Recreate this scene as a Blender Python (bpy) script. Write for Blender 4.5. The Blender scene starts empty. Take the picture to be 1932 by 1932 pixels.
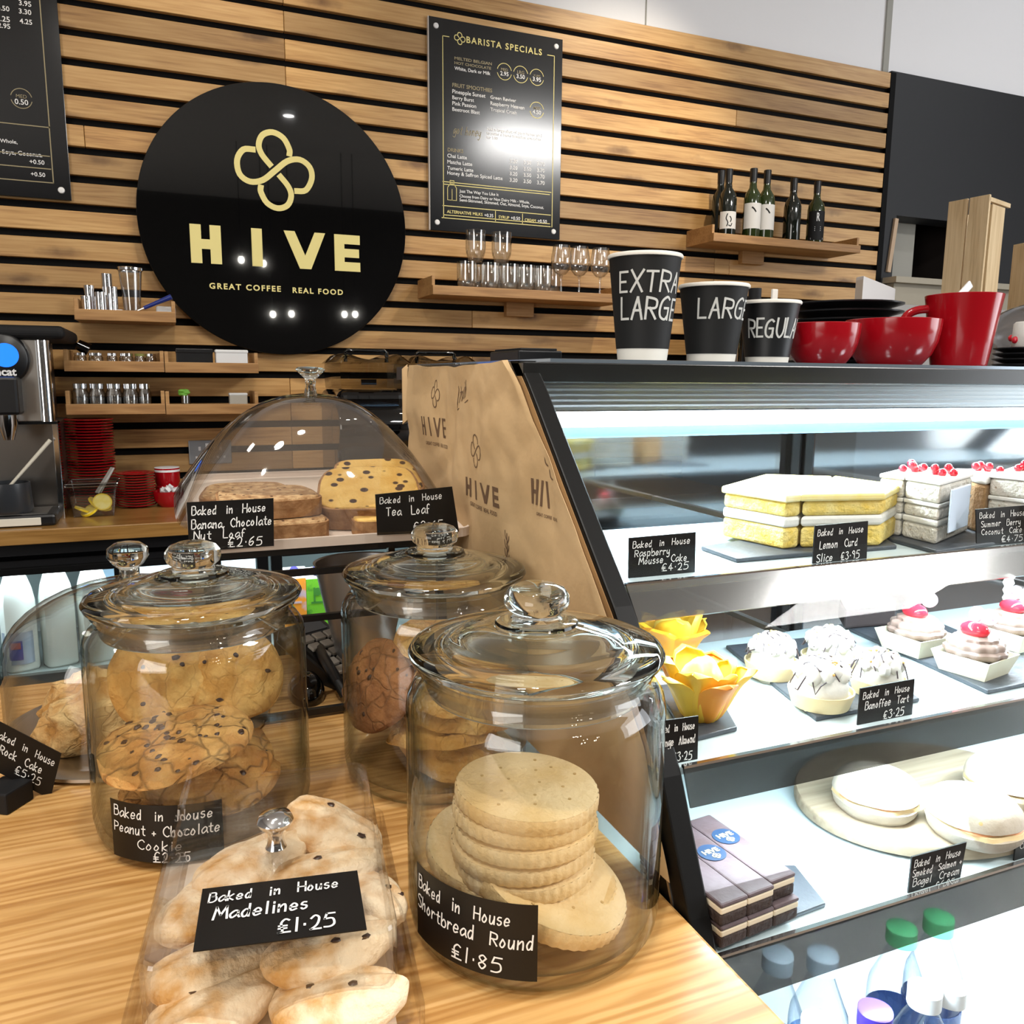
import bpy, math, random
from mathutils import Vector, Matrix, Euler, noise
random.seed(7)
PI = math.pi
SC = bpy.context.scene
COL = SC.collection

# ------------------------------------------------------------------ camera
EYE = Vector((0.0, 0.0, 1.37))
FPX, PITCH, YAW, ROLL = 1564.61, 0.160019, 0.393394, 0.0074987
_fw = Vector((math.sin(YAW)*math.cos(PITCH), math.cos(YAW)*math.cos(PITCH), -math.sin(PITCH)))
_r = Vector((math.cos(YAW), -math.sin(YAW), 0)); _u = _r.cross(_fw)
R_ = _r*math.cos(ROLL) + _u*math.sin(ROLL); U_ = -_r*math.sin(ROLL) + _u*math.cos(ROLL)
cd = bpy.data.cameras.new('camera'); cam = bpy.data.objects.new('camera', cd); COL.objects.link(cam)
cd.sensor_width = 36; cd.lens = 36*FPX/1932; cd.clip_start = 0.02
cam.matrix_world = Matrix(((R_.x, U_.x, -_fw.x, EYE.x), (R_.y, U_.y, -_fw.y, EYE.y), (R_.z, U_.z, -_fw.z, EYE.z), (0, 0, 0, 1)))
SC.camera = cam
SC.view_settings.view_transform = 'Standard'; SC.view_settings.look = 'None'
SC.view_settings.gamma = 1; SC.view_settings.use_curve_mapping = False
SC.view_settings.exposure = 0.08
SC.cycles.max_bounces = 14; SC.cycles.transmission_bounces = 12; SC.cycles.transparent_max_bounces = 24
SC.cycles.glossy_bounces = 5; SC.cycles.diffuse_bounces = 4; SC.cycles.sample_clamp_indirect = 6
SC.cycles.use_adaptive_sampling = True; SC.cycles.adaptive_threshold = 0.02

# ------------------------------------------------------------------ world and lights
wd = bpy.data.worlds.new('world'); SC.world = wd; wd.use_nodes = True
wd.node_tree.nodes['Background'].inputs[0].default_value = (.9, .93, 1, 1)
wd.node_tree.nodes['Background'].inputs[1].default_value = 0.25

def area(name, loc, rot, sx, sy, power, col=(1, 1, 1), spread=PI):
    l = bpy.data.lights.new(name, 'AREA'); l.shape = 'RECTANGLE'; l.size = sx; l.size_y = sy
    l.energy = power; l.color = col; l.spread = spread
    o = bpy.data.objects.new(name, l); COL.objects.link(o); o.location = loc; o.rotation_euler = rot
    return o
def spot(name, loc, target, power, size, col=(1, 1, 1), blend=.8, rad=.05):
    l = bpy.data.lights.new(name, 'SPOT'); l.energy = power; l.spot_size = size; l.spot_blend = blend; l.color = col; l.shadow_soft_size = rad
    o = bpy.data.objects.new(name, l); COL.objects.link(o); o.location = loc
    o.rotation_euler = (Vector(target)-Vector(loc)).to_track_quat('-Z', 'Y').to_euler()
    return o
WARM = (1, .88, .70)
area('ceiling_panel_light', (3.26, -1.0, 3.5), (0, 0, 0), 1.0, .65, 140, (1, .98, .95))
area('right_window_daylight', (6.1, -1.6, 1.9), (0, math.radians(90), 0), 2.2, 3.4, 130, (.90, .95, 1))
area('left_fill_light', (-3.1, -2.6, 1.9), (0, math.radians(-90), 0), 2.0, 3.0, 110, (1, .96, .9))  # added soft fill from the left side; no window is known there
spot('ceiling_downlight', (-.3, .1, 3.5), (-.2, .8, 1), 55, math.radians(120), (1, .95, .88), rad=.10)
spot('ceiling_downlight', (.15, .35, 3.5), (.5, 1.2, 1), 55, math.radians(120), (1, .95, .88), rad=.06)
spot('ceiling_downlight', (-1.2, 1.1, 3.5), (-.8, 2.6, 1.3), 36, math.radians(110), (1, .93, .84), rad=.10)
spot('wall_wash_spot', (2.15, 2.15, 3.5), (1.72, 3.2, 1.95), 105, math.radians(60), WARM)
spot('wall_wash_spot', (0.35, 2.25, 3.5), (0.0, 3.2, 2.5), 40, math.radians(70), WARM)
spot('ceiling_downlight', (1.102, -1.374, 3.5), (0.3, .8, 1.0), 50, math.radians(50), (1, .95, .88), rad=.045)
spot('ceiling_downlight', (-.6, -.5, 3.4), (.05, .6, 1.0), 70, math.radians(45), (1, .95, .88))
spot('ceiling_downlight', (4.4, 1.7, 3.5), (4.2, 3.2, 3.0), 20, math.radians(110), (.95, .97, 1), rad=.06)  # extra unseen spot, added only to brighten the white wall at upper right
COOL = (.80, .93, 1)
# LED strips inside the display cabinet: under its top and under each shelf
area('cabinet_led_strip', (1.03, .70, 1.352), (math.radians(-14), 0, 0), 1.36, .02, 18, COOL)
area('cabinet_led_strip', (1.03, .545, 1.196), (math.radians(-8), 0, 0), 1.36, .014, 7, COOL)
area('cabinet_led_strip', (1.03, .462, 1.088), (math.radians(-8), 0, 0), 1.36, .014, 7, COOL)
area('cabinet_led_strip', (1.03, .42, .975), (math.radians(-8), 0, 0), 1.36, .014, 9, COOL)
area('fridge_led_strip', (-.1, 2.70, .812), (math.radians(20), 0, 0), 2.0, .03, 7, (.85, .95, 1))

# ------------------------------------------------------------------ measuring: a pixel of the photograph onto a real plane
def ray(x, y): return R_*((x-966)/FPX) - U_*((y-966)/FPX) + _fw
def at(x, y, X=None, Y=None, Z=None):
    d = ray(x, y); i, v = (0, X) if X is not None else (1, Y) if Y is not None else (2, Z)
    return EYE + d*((v-EYE[i])/d[i])

# ------------------------------------------------------------------ materials
def _new(name):
    m = bpy.data.materials.new(name); m.use_nodes = True
    nt = m.node_tree; return m, nt, nt.nodes, nt.links, nt.nodes['Principled BSDF']
def mat(name, c, rough=.5, metal=0, c2=None, ns=8, stretch=(1, 1, 1), ramp=(.35, .65), bump=0, bs=60, spec=.5, coat=0, emit=0,
        specks=None, tone=0, detail=5, cracks=None):
    m, nt, N, L, b = _new(name)
    b.inputs['Base Color'].default_value = (*c, 1); b.inputs['Roughness'].default_value = rough; b.inputs['Metallic'].default_value = metal
    b.inputs['Specular IOR Level'].default_value = spec; b.inputs['Coat Weight'].default_value = coat; b.inputs['Coat Roughness'].default_value = .06
    tc = N.new('ShaderNodeTexCoord'); out = None
    vec = tc.outputs['Object']
    if c2 is not None:
        mp = N.new('ShaderNodeMapping'); mp.inputs['Scale'].default_value = stretch; L.new(vec, mp.inputs[0])
        src = mp.outputs[0]
        if tone:
            at_ = N.new('ShaderNodeAttribute'); at_.attribute_name = 'tone'
            ad = N.new('ShaderNodeVectorMath'); ad.operation = 'MULTIPLY_ADD'
            cb = N.new('ShaderNodeCombineXYZ')
            for k in range(3): L.new(at_.outputs['Fac'], cb.inputs[k])
            L.new(cb.outputs[0], ad.inputs[0]); ad.inputs[1].default_value = (37, 23, 61); L.new(src, ad.inputs[2]); src = ad.outputs[0]
        n = N.new('ShaderNodeTexNoise'); n.inputs['Scale'].default_value = ns; n.inputs['Detail'].default_value = detail; L.new(src, n.inputs['Vector'])
        cr = N.new('ShaderNodeValToRGB'); e = cr.color_ramp.elements
        e[0].position, e[1].position = ramp; e[0].color = (*c, 1); e[1].color = (*c2, 1)
        L.new(n.outputs[0], cr.inputs[0]); out = cr.outputs[0]
    if specks:
        sc_, thr, sz = specks[:3]
        mp2 = N.new('ShaderNodeMapping'); mp2.inputs['Scale'].default_value = specks[3] if len(specks) > 3 else (1, 1, 1); L.new(vec, mp2.inputs[0])
        v = N.new('ShaderNodeTexVoronoi'); v.inputs['Scale'].default_value = sz; v.inputs['Randomness'].default_value = 1; L.new(mp2.outputs[0], v.inputs['Vector'])
        cr2 = N.new('ShaderNodeValToRGB'); cr2.color_ramp.elements[0].position = thr*.8; cr2.color_ramp.elements[1].position = thr
        cr2.color_ramp.elements[0].color = (1, 1, 1, 1); cr2.color_ramp.elements[1].color = (0, 0, 0, 1)
        L.new(v.outputs['Distance'], cr2.inputs[0])
        mx = N.new('ShaderNodeMix'); mx.data_type = 'RGBA'; L.new(cr2.outputs[0], mx.inputs['Factor'])
        if out: L.new(out, mx.inputs['A'])
        else: mx.inputs['A'].default_value = (*c, 1)
        mx.inputs['B'].default_value = (*sc_, 1); out = mx.outputs['Result']
    if tone:
        at2 = N.new('ShaderNodeAttribute'); at2.attribute_name = 'tone'
        hs = N.new('ShaderNodeHueSaturation')
        mr = N.new('ShaderNodeMapRange'); mr.inputs['To Min'].default_value = 1-tone; mr.inputs['To Max'].default_value = 1+tone
        L.new(at2.outputs['Fac'], mr.inputs[0]); L.new(mr.outputs[0], hs.inputs['Value']); L.new(out, hs.inputs['Color']); out = hs.outputs[0]
    if out: L.new(out, b.inputs['Base Color'])
    if cracks:
        nz = N.new('ShaderNodeTexNoise'); nz.inputs['Scale'].default_value = cracks[0]*.7; L.new(vec, nz.inputs['Vector'])
        va = N.new('ShaderNodeVectorMath'); va.operation = 'MULTIPLY_ADD'; va.inputs[1].default_value = (.045, .045, .045); L.new(nz.outputs['Color'], va.inputs[0]); L.new(vec, va.inputs[2])
        vc = N.new('ShaderNodeTexVoronoi'); vc.feature = 'DISTANCE_TO_EDGE'; vc.inputs['Scale'].default_value = cracks[0]; L.new(va.outputs[0], vc.inputs['Vector'])
        cc = N.new('ShaderNodeValToRGB'); cc.color_ramp.elements[0].position = .0; cc.color_ramp.elements[1].position = .055
        cc.color_ramp.elements[0].color = (cracks[1],)*3+(1,); cc.color_ramp.elements[1].color = (1, 1, 1, 1); L.new(vc.outputs['Distance'], cc.inputs[0])
        mc = N.new('ShaderNodeMix'); mc.data_type = 'RGBA'; mc.blend_type = 'MULTIPLY'; mc.inputs['Factor'].default_value = 1; L.new(out, mc.inputs['A']); L.new(cc.outputs[0], mc.inputs['B'])
        L.new(mc.outputs['Result'], b.inputs['Base Color'])
    if bump:
        nb = N.new('ShaderNodeTexNoise'); nb.inputs['Scale'].default_value = bs; nb.inputs['Detail'].default_value = 4; L.new(vec, nb.inputs['Vector'])
        bp = N.new('ShaderNodeBump'); bp.inputs['Strength'].default_value = bump; bp.inputs['Distance'].default_value = .004
        hsrc = nb.outputs[0]
        if cracks:
            ad2 = N.new('ShaderNodeMath'); ad2.operation = 'ADD'; L.new(nb.outputs[0], ad2.inputs[0]); L.new(cc.outputs[0], ad2.inputs[1]); hsrc = ad2.outputs[0]
        L.new(hsrc, bp.inputs['Height']); L.new(bp.outputs[0], b.inputs['Normal'])
    if emit:
        L.new(out, b.inputs['Emission Color']) if out else None
        b.inputs['Emission Color'].default_value = (*c, 1); b.inputs['Emission Strength'].default_value = emit
    return m
def thin(name, tint=(.985, .99, .985), edge=(.72, .76, .74), rough=.015, ior=1.45, extra=0, f0=.035):
    """Thin clear glass or acrylic: light passes straight through, Fresnel reflection on top."""
    m, nt, N, L, b = _new(name); N.remove(b)
    lw = N.new('ShaderNodeLayerWeight'); lw.inputs['Blend'].default_value = .5
    cr = N.new('ShaderNodeValToRGB'); e = cr.color_ramp.elements; e[0].position = .45; e[1].position = .97
    e[0].color = (*tint, 1); e[1].color = (*edge, 1); L.new(lw.outputs['Facing'], cr.inputs[0])
    tr = N.new('ShaderNodeBsdfTransparent'); L.new(cr.outputs[0], tr.inputs[0])
    gl = N.new('ShaderNodeBsdfGlossy'); gl.inputs['Roughness'].default_value = rough
    pw = N.new('ShaderNodeMath'); pw.operation = 'POWER'; pw.inputs[1].default_value = 5; L.new(lw.outputs['Facing'], pw.inputs[0])
    ma = N.new('ShaderNodeMath'); ma.operation = 'MULTIPLY_ADD'; ma.use_clamp = True; ma.inputs[1].default_value = .9-extra; ma.inputs[2].default_value = f0+extra; L.new(pw.outputs[0], ma.inputs[0])
    mx = N.new('ShaderNodeMixShader'); L.new(ma.outputs[0], mx.inputs[0]); L.new(tr.outputs[0], mx.inputs[1]); L.new(gl.outputs[0], mx.inputs[2])
    L.new(mx.outputs[0], N['Material Output'].inputs[0]); return m
def glass(name, c=(1, 1, 1), ior=1.45):
    m, nt, N, L, b = _new(name); N.remove(b)
    g = N.new('ShaderNodeBsdfGlass'); g.inputs['Color'].default_value = (*c, 1); g.inputs['IOR'].default_value = ior; g.inputs['Roughness'].default_value = .0
    L.new(g.outputs[0], N['Material Output'].inputs[0]); return m
def wood(name, c1, c2, c3, knots=True, tone=0, rough=.45, freq=26, coat=0, ax=0, along=1.3, sine=.13, cut=(.12, .88), lines=0):
    """Grain runs along the object's X axis (ax=0)."""
    m, nt, N, L, b = _new(name)
    b.inputs['Roughness'].default_value = rough; b.inputs['Coat Weight'].default_value = coat; b.inputs['Coat Roughness'].default_value = .15
    tc = N.new('ShaderNodeTexCoord'); src = tc.outputs['Object']
    if tone:
        at_ = N.new('ShaderNodeAttribute'); at_.attribute_name = 'tone'
        cb = N.new('ShaderNodeCombineXYZ')
        for k in range(3): L.new(at_.outputs['Fac'], cb.inputs[k])
        ad = N.new('ShaderNodeVectorMath'); ad.operation = 'MULTIPLY_ADD'; ad.inputs[1].default_value = (37, 23, 61)
        L.new(cb.outputs[0], ad.inputs[0]); L.new(src, ad.inputs[2]); src = ad.outputs[0]
    def mapped(s):
        mp = N.new('ShaderNodeMapping'); mp.inputs['Scale'].default_value = s; L.new(src, mp.inputs[0]); return mp.outputs[0]
    def st(a, o): return tuple(a if k == ax else o for k in range(3))
    n1 = N.new('ShaderNodeTexNoise'); n1.inputs['Scale'].default_value = 1; n1.inputs['Detail'].default_value = 3; n1.inputs['Distortion'].default_value = .4
    L.new(mapped(st(along, 8)), n1.inputs['Vector'])
    m1 = N.new('ShaderNodeMath'); m1.operation = 'MULTIPLY'; m1.inputs[1].default_value = freq; L.new(n1.outputs[0], m1.inputs[0])
    m2 = N.new('ShaderNodeMath'); m2.operation = 'SINE'; L.new(m1.outputs[0], m2.inputs[0])
    n2 = N.new('ShaderNodeTexNoise'); n2.inputs['Scale'].default_value = 1; n2.inputs['Detail'].default_value = 5; L.new(mapped(st(5*along, 140)), n2.inputs['Vector'])
    m3 = N.new('ShaderNodeMath'); m3.operation = 'MULTIPLY_ADD'; m3.inputs[1].default_value = sine; m3.inputs[2].default_value = 0; L.new(m2.outputs[0], m3.inputs[0])
    m4 = N.new('ShaderNodeMath'); m4.operation = 'ADD'; L.new(m3.outputs[0], m4.inputs[0]); L.new(n2.outputs[0], m4.inputs[1])
    cr = N.new('ShaderNodeValToRGB'); e = cr.color_ramp.elements; e[0].position, e[1].position = cut
    e[0].color = (*c3, 1); e[1].color = (*c1, 1); k_ = e.new(.48); k_.color = (*c2, 1); L.new(m4.outputs[0], cr.inputs[0])
    out = cr.outputs[0]
    if lines:
        wv = N.new('ShaderNodeTexWave'); wv.bands_direction = 'Y'; wv.inputs['Scale'].default_value = lines; wv.inputs['Distortion'].default_value = 16; wv.inputs['Detail'].default_value = 4; wv.inputs['Detail Scale'].default_value = .9
        L.new(mapped(st(.10, 1)), wv.inputs['Vector'])
        cw = N.new('ShaderNodeValToRGB'); cw.color_ramp.elements[0].position = .05; cw.color_ramp.elements[1].position = .75
        cw.color_ramp.elements[0].color = (.78, .69, .57, 1); cw.color_ramp.elements[1].color = (1, 1, 1, 1); L.new(wv.outputs[0], cw.inputs[0])
        mw = N.new('ShaderNodeMix'); mw.data_type = 'RGBA'; mw.blend_type = 'MULTIPLY'; mw.inputs['Factor'].default_value = 1; L.new(out, mw.inputs['A']); L.new(cw.outputs[0], mw.inputs['B']); out = mw.outputs['Result']
    if knots:
        v = N.new('ShaderNodeTexVoronoi'); v.inputs['Scale'].default_value = 1; L.new(mapped(st(3.0, 11)), v.inputs['Vector'])
        n3 = N.new('ShaderNodeTexNoise'); n3.inputs['Scale'].default_value = 30; L.new(src, n3.inputs['Vector'])
        ma = N.new('ShaderNodeMath'); ma.operation = 'MULTIPLY_ADD'; ma.inputs[1].default_value = .14; L.new(n3.outputs[0], ma.inputs[0]); L.new(v.outputs['Distance'], ma.inputs[2])
        c4 = N.new('ShaderNodeValToRGB'); f = c4.color_ramp.elements; f[0].position = .14; f[1].position = .34; f[0].color = (.75, .75, .75, 1); f[1].color = (0, 0, 0, 1)
        L.new(ma.outputs[0], c4.inputs[0])
        mx = N.new('ShaderNodeMix'); mx.data_type = 'RGBA'; L.new(c4.outputs[0], mx.inputs['Factor']); L.new(out, mx.inputs['A'])
        mx.inputs['B'].default_value = (c3[0]*.35, c3[1]*.28, c3[2]*.25, 1); out = mx.outputs['Result']
    if tone:
        hs = N.new('ShaderNodeHueSaturation'); mr = N.new('ShaderNodeMapRange'); mr.inputs['To Min'].default_value = 1-tone; mr.inputs['To Max'].default_value = 1+tone
        L.new(at_.outputs['Fac'], mr.inputs[0]); L.new(mr.outputs[0], hs.inputs['Value']); L.new(out, hs.inputs['Color']); out = hs.outputs[0]
    L.new(out, b.inputs['Base Color'])
    bp = N.new('ShaderNodeBump'); bp.inputs['Strength'].default_value = .12; bp.inputs['Distance'].default_value = .002; L.new(n2.outputs[0], bp.inputs['Height']); L.new(bp.outputs[0], b.inputs['Normal'])
    return m

# ------------------------------------------------------------------ mesh building
class MB:
    def __init__(s): s.v = []; s.f = []; s.sm = []; s.t = []
    def add(s, vs, fs, smooth=False, tone=.5, m=None):
        b = len(s.v)
        s.v += [tuple(m @ Vector(p)) if m is not None else tuple(p) for p in vs]
        s.f += [tuple(i+b for i in f) for f in fs]; s.sm += [smooth]*len(fs); s.t += [tone]*len(fs); return s
    def box(s, x0, x1, y0, y1, z0, z1, tone=.5, m=None):
        return s.add([(x0, y0, z0), (x1, y0, z0), (x1, y1, z0), (x0, y1, z0), (x0, y0, z1), (x1, y0, z1), (x1, y1, z1), (x0, y1, z1)],
                     [(3, 2, 1, 0), (4, 5, 6, 7), (0, 1, 5, 4), (1, 2, 6, 5), (2, 3, 7, 6), (3, 0, 4, 7)], False, tone, m)
    def lathe(s, prof, n=48, c=(0, 0), close=True, m=None, flut=None, sx=1, sy=1):
        """prof: (r, z) from bottom to top; r=0 makes a pole. A profile that ends where it began is closed by the caller."""
        vs = []; idx = []
        for r, z in prof:
            if r <= 1e-6: idx.append([len(vs)]); vs.append((c[0], c[1], z))
            else:
                row = []
                for k in range(n):
                    a = 2*PI*k/n; rr = r*(flut(a) if flut else 1)
                    row.append(len(vs)); vs.append((c[0]+rr*math.cos(a)*sx, c[1]+rr*math.sin(a)*sy, z))
                idx.append(row)
        fs = []
        for A, B in zip(idx, idx[1:]):
            if len(A) == 1 and len(B) == 1: continue
            for k in range(n):
                k2 = (k+1) % n
                if len(A) == 1: fs.append((A[0], B[k2], B[k]))
                elif len(B) == 1: fs.append((A[k], A[k2], B[0]))
                else: fs.append((A[k], A[k2], B[k2], B[k]))
        return s.add(vs, fs, True, .5, m)
    def prism(s, poly, z0, z1, m=None, tone=.5, smooth=False):
        n = len(poly); vs = [(x, y, z0) for x, y in poly]+[(x, y, z1) for x, y in poly]
        a = sum(poly[i][0]*poly[(i+1) % n][1]-poly[(i+1) % n][0]*poly[i][1] for i in range(n))
        fs = [tuple(range(n))[::-1], tuple(range(n, 2*n))]+[(i, (i+1) % n, (i+1) % n+n, i+n) for i in range(n)]
        if a < 0: fs = [f[::-1] for f in fs]
        return s.add(vs, fs, smooth, tone, m)
    def tube(s, pts, r, n=8, closed=False, cap=True, flat=None):
        pts = [Vector(p) for p in pts]; N_ = len(pts); rad = r if isinstance(r, (list, tuple)) else [r]*N_
        vs = []; t0 = None; up = None
        for i, p in enumerate(pts):
            a = pts[(i-1) % N_] if closed or i > 0 else p; b = pts[(i+1) % N_] if closed or i < N_-1 else p
            t = (b-a).normalized()
            if up is None:
                up = t.orthogonal().normalized()
            up = (up - t*up.dot(t)).normalized(); w = t.cross(up)
            for k in range(n):
                q = 2*PI*k/n; vs.append(p+(up*math.cos(q)+w*math.sin(q))*rad[i])
        fs = []
        for i in range(N_ if closed else N_-1):
            j = (i+1) % N_
            for k in range(n): fs.append((i*n+k, i*n+(k+1) % n, j*n+(k+1) % n, j*n+k))
        if cap and not closed: fs += [tuple(range(n))[::-1], tuple(range((N_-1)*n, N_*n))]
        return s.add(vs, fs, True)
    def bar(s, a, b, w, h=None, up=(0, 0, 1)):
        a, b = Vector(a), Vector(b); h = h or w; t = (b-a).normalized(); u = Vector(up)
        if abs(t.dot(u)) > .95: u = Vector((0, 1, 0))
        sd = t.cross(u).normalized(); u = sd.cross(t)
        vs = [p+sd*i*w/2+u*j*h/2 for p in (a, b) for i, j in ((-1, -1), (1, -1), (1, 1), (-1, 1))]
        return s.add(vs, [(3, 2, 1, 0), (4, 5, 6, 7), (0, 1, 5, 4), (1, 2, 6, 5), (2, 3, 7, 6), (3, 0, 4, 7)])
    def grid(s, nu, nv, fn, smooth=True):
        vs = [fn(i/nu, j/nv) for j in range(nv+1) for i in range(nu+1)]
        fs = [(j*(nu+1)+i, j*(nu+1)+i+1, (j+1)*(nu+1)+i+1, (j+1)*(nu+1)+i) for j in range(nv) for i in range(nu)]
        return s.add(vs, fs, smooth)
    def lump(s, rx, ry, rz, seed=0, amp=.12, freq=1.6, n=20, c=(0, 0, 0), flat=None, m=None, shape=None):
        vs = []; fs = []; rows = n//2
        off = Vector((seed*3.7, seed*1.3, seed*7.1))
        def P(th, ph):
            d = Vector((math.cos(ph)*math.cos(th), math.cos(ph)*math.sin(th), math.sin(ph)))
            k = 1+amp*noise.noise(d*freq+off)+amp*.45*noise.noise(d*freq*2.7+off)
            if shape: k *= shape(d)
            p = Vector((d.x*rx*k, d.y*ry*k, d.z*rz*k))
            if flat is not None and p.z < flat: p.z = flat
            return p+Vector(c)
        vs.append(P(0, -PI/2))
        for j in range(1, rows):
            for i in range(n): vs.append(P(2*PI*i/n, -PI/2+PI*j/rows))
        vs.append(P(0, PI/2)); T = len(vs)-1
        for i in range(n): fs.append((0, 1+(i+1) % n, 1+i)); fs.append((T, T-n+i, T-n+(i+1) % n))
        for j in range(rows-2):
            for i in range(n): fs.append((1+j*n+i, 1+j*n+(i+1) % n, 1+(j+1)*n+(i+1) % n, 1+(j+1)*n+i))
        return s.add(vs, fs, True, .5, m)
    def build(s, name, m, parent=None, bevel=0, seg=2, sub=0, solid=0):
        me = bpy.data.meshes.new(name); me.from_pydata(s.v, [], s.f)
        me.polygons.foreach_set('use_smooth', s.sm)
        if len(set(s.t)) > 1:
            a = me.attributes.new('tone', 'FLOAT', 'FACE'); a.data.foreach_set('value', s.t)
        me.materials.append(m); me.update()
        if any(s.sm):
            me.set_sharp_from_angle(angle=math.radians(48))
            if solid:                       # the thickness added at an open border keeps a crisp edge
                cnt = {}
                for p in me.polygons:
                    for k in p.edge_keys: cnt[k] = cnt.get(k, 0)+1
                for e in me.edges:
                    if cnt.get(e.key, 0) == 1: e.use_edge_sharp = True
        o = bpy.data.objects.new(name, me); COL.objects.link(o)
        if parent: o.parent = parent
        if solid: md = o.modifiers.new('solid', 'SOLIDIFY'); md.thickness = solid; md.offset = 0
        if sub: md = o.modifiers.new('sub', 'SUBSURF'); md.levels = sub; md.render_levels = sub
        if bevel:
            md = o.modifiers.new('bevel', 'BEVEL'); md.width = bevel; md.segments = seg; md.limit_method = 'ANGLE'; md.angle_limit = math.radians(40); md.harden_normals = False
        return o
def tag(o, label, cat, group=None, kind=None):
    o['label'] = label; o['category'] = cat
    if group: o['group'] = group
    if kind: o['kind'] = kind
    return o
def thing(name, label, cat, loc=(0, 0, 0), rot=(0, 0, 0), group=None):
    o = bpy.data.objects.new(name, None); COL.objects.link(o); o.empty_display_size = .02
    o.location = loc; o.rotation_euler = rot; return tag(o, label, cat, group)
KIDS = {}
def kids(o): return [c for c in bpy.data.objects if c.parent == o]
def copy_tree(o, parent=None):
    c = o.copy(); COL.objects.link(c); c.parent = parent
    for ch in kids(o): copy_tree(ch, c)
    return c
def dup(o, loc, rot=None, label=None, group=None):
    c = copy_tree(o); c.location = loc
    if rot is not None: c.rotation_euler = rot
    if label: c['label'] = label
    if group: c['group'] = group
    return c
def struct(o): o['kind'] = 'structure'; return o

# ------------------------------------------------------------------ lettering
GL = {
'A': (6, '!04 3e 64', '!18 58'), 'B': (6, '!04 0e', '0e 4e 5c 4a 1a', '1a 5a 67 55 34 04'), 'C': (6, '6c 4e 1c 09 16 44 65'),
'E': (5, '!5e 0e 04 54', '!09 49'), 'F': (5, '!5e 0e 04', '!0a 4a'), 'G': (7, '6d 4e 1c 08 15 44 66', '!39 69 64'), 'H': (6, '!0e 04', '!6e 64', '!09 69'),
'L': (5, '!0e 04 54'), 'M': (8, '!04 1e 47 7e 84'), 'N': (6, '!04 0e 64 6e'), 'O': (6, '3e 1c 09 15 34 56 69 5d 3e'), 'P': (6, '!04 0e', '0e 5d 6b 59 08'),
'R': (6, '!04 0e', '0e 5d 6b 59 09', '!29 64'), 'S': (5, '5d 3e 0d 0b 39 57 55 24 05'), 'T': (6, '!0e 6e', '!3e 34'), 'U': (6, '0e 07 24 44 67 6e'),
'X': (6, '!0e 64', '!6e 04'), 'a': (5, '59 3a 07 14 35 57', '59 56 64'), 'b': (5, '!0e 04', '07 3a 57 44 14 06'), 'c': (4, '49 2a 07 14 45'),
'd': (5, '49 2a 07 14 35 48', '!4e 44'), 'e': (5, '07 47 49 2a 07 14 45'), 'f': (4, '4d 3e 1c 14', '!09 39'), 'g': (5, '59 2a 07 14 48', '5a 52 30 01'),
'h': (5, '!0e 04', '07 3a 48 44'), 'i': (2, '!1a 14', '!1d 1c'), 'k': (5, '!0e 04', '!4a 07 44'), 'l': (2, '!1e 14'), 'm': (7, '!0a 04', '07 2a 38 34', '37 5a 68 64'),
'n': (5, '!0a 04', '07 3a 48 44'), 'o': (5, '2a 06 24 47 2a'), 'p': (5, '!0a 00', '09 3a 47 34 05'), 'r': (4, '!0a 04', '07 2a 49'), 's': (4, '3a 1a 08 37 35 14 05'),
't': (4, '2d 25 44', '!0a 4a'), 'u': (5, '0a 05 24 48', '!4a 44'), 'v': (5, '!0a 24 4a'), 'w': (7, '!0a 24 38 54 7a'), 'y': (5, '0a 06 25 48', '4a 42 20 01'),
'1': (2, '!1e 14'), '2': (5, '0c 2e 4c 37 04', '!04 54'), '3': (5, '0d 3e 4c 2a', '2a 57 34 05'), '4': (5, '!3e 07 57', '!3b 34'), '5': (5, '!5e 1e 0a', '0a 4a 56 34 04'),
'6': (5, '4e 1b 06 24 47 39 07'), '7': (5, '!0e 5e 14'), '8': (5, '4c 2e 0c 29 47 24 07 29 4c'), '9': (5, '49 2a 0c 2e 4c 44'), '£': (6, '5d 3e 1b 25 04', '!04 64', '!09 49', '!07 47'),
'.': (2, '!18 19'), ',': (2, '15 04 02'), '+': (4, '!07 47', '!29 25'), ' ': (4,), '-': (4, '!07 47')}
def _smooth(p):
    if len(p) < 3: return p
    q = []
    for i in range(len(p)-1):
        a, b, c, d = p[max(i-1, 0)], p[i], p[i+1], p[min(i+2, len(p)-1)]
        for k in range(4):
            t = k/4
            q.append(tuple(.5*(2*b[j]+(c[j]-a[j])*t+(2*a[j]-5*b[j]+4*c[j]-d[j])*t*t+(3*b[j]-a[j]-3*c[j]+d[j])*t**3) for j in (0, 1)))
    return q+[p[-1]]
def ribbon(mb, pts, hw, fn):
    n = len(pts); L_, Rr = [], []
    P = [Vector((*p, 0)) for p in pts]
    for i in range(n):
        t = (P[min(i+1, n-1)]-P[max(i-1, 0)])
        if t.length < 1e-9: t = Vector((1, 0, 0))
        t.normalize(); w = Vector((-t.y, t.x, 0))*hw
        e = t*hw*.8*(1 if i == n-1 else -1 if i == 0 else 0)
        L_.append(P[i]+e+w); Rr.append(P[i]+e-w)
    vs = [fn(p.x, p.y) for p in Rr]+[fn(p.x, p.y) for p in L_]
    mb.add(vs, [(i, i+1, n+i+1, n+i) for i in range(n-1)])
def text_width(s): return sum((GL[c][0]+2.2)/10 for c in s)-.22
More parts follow.
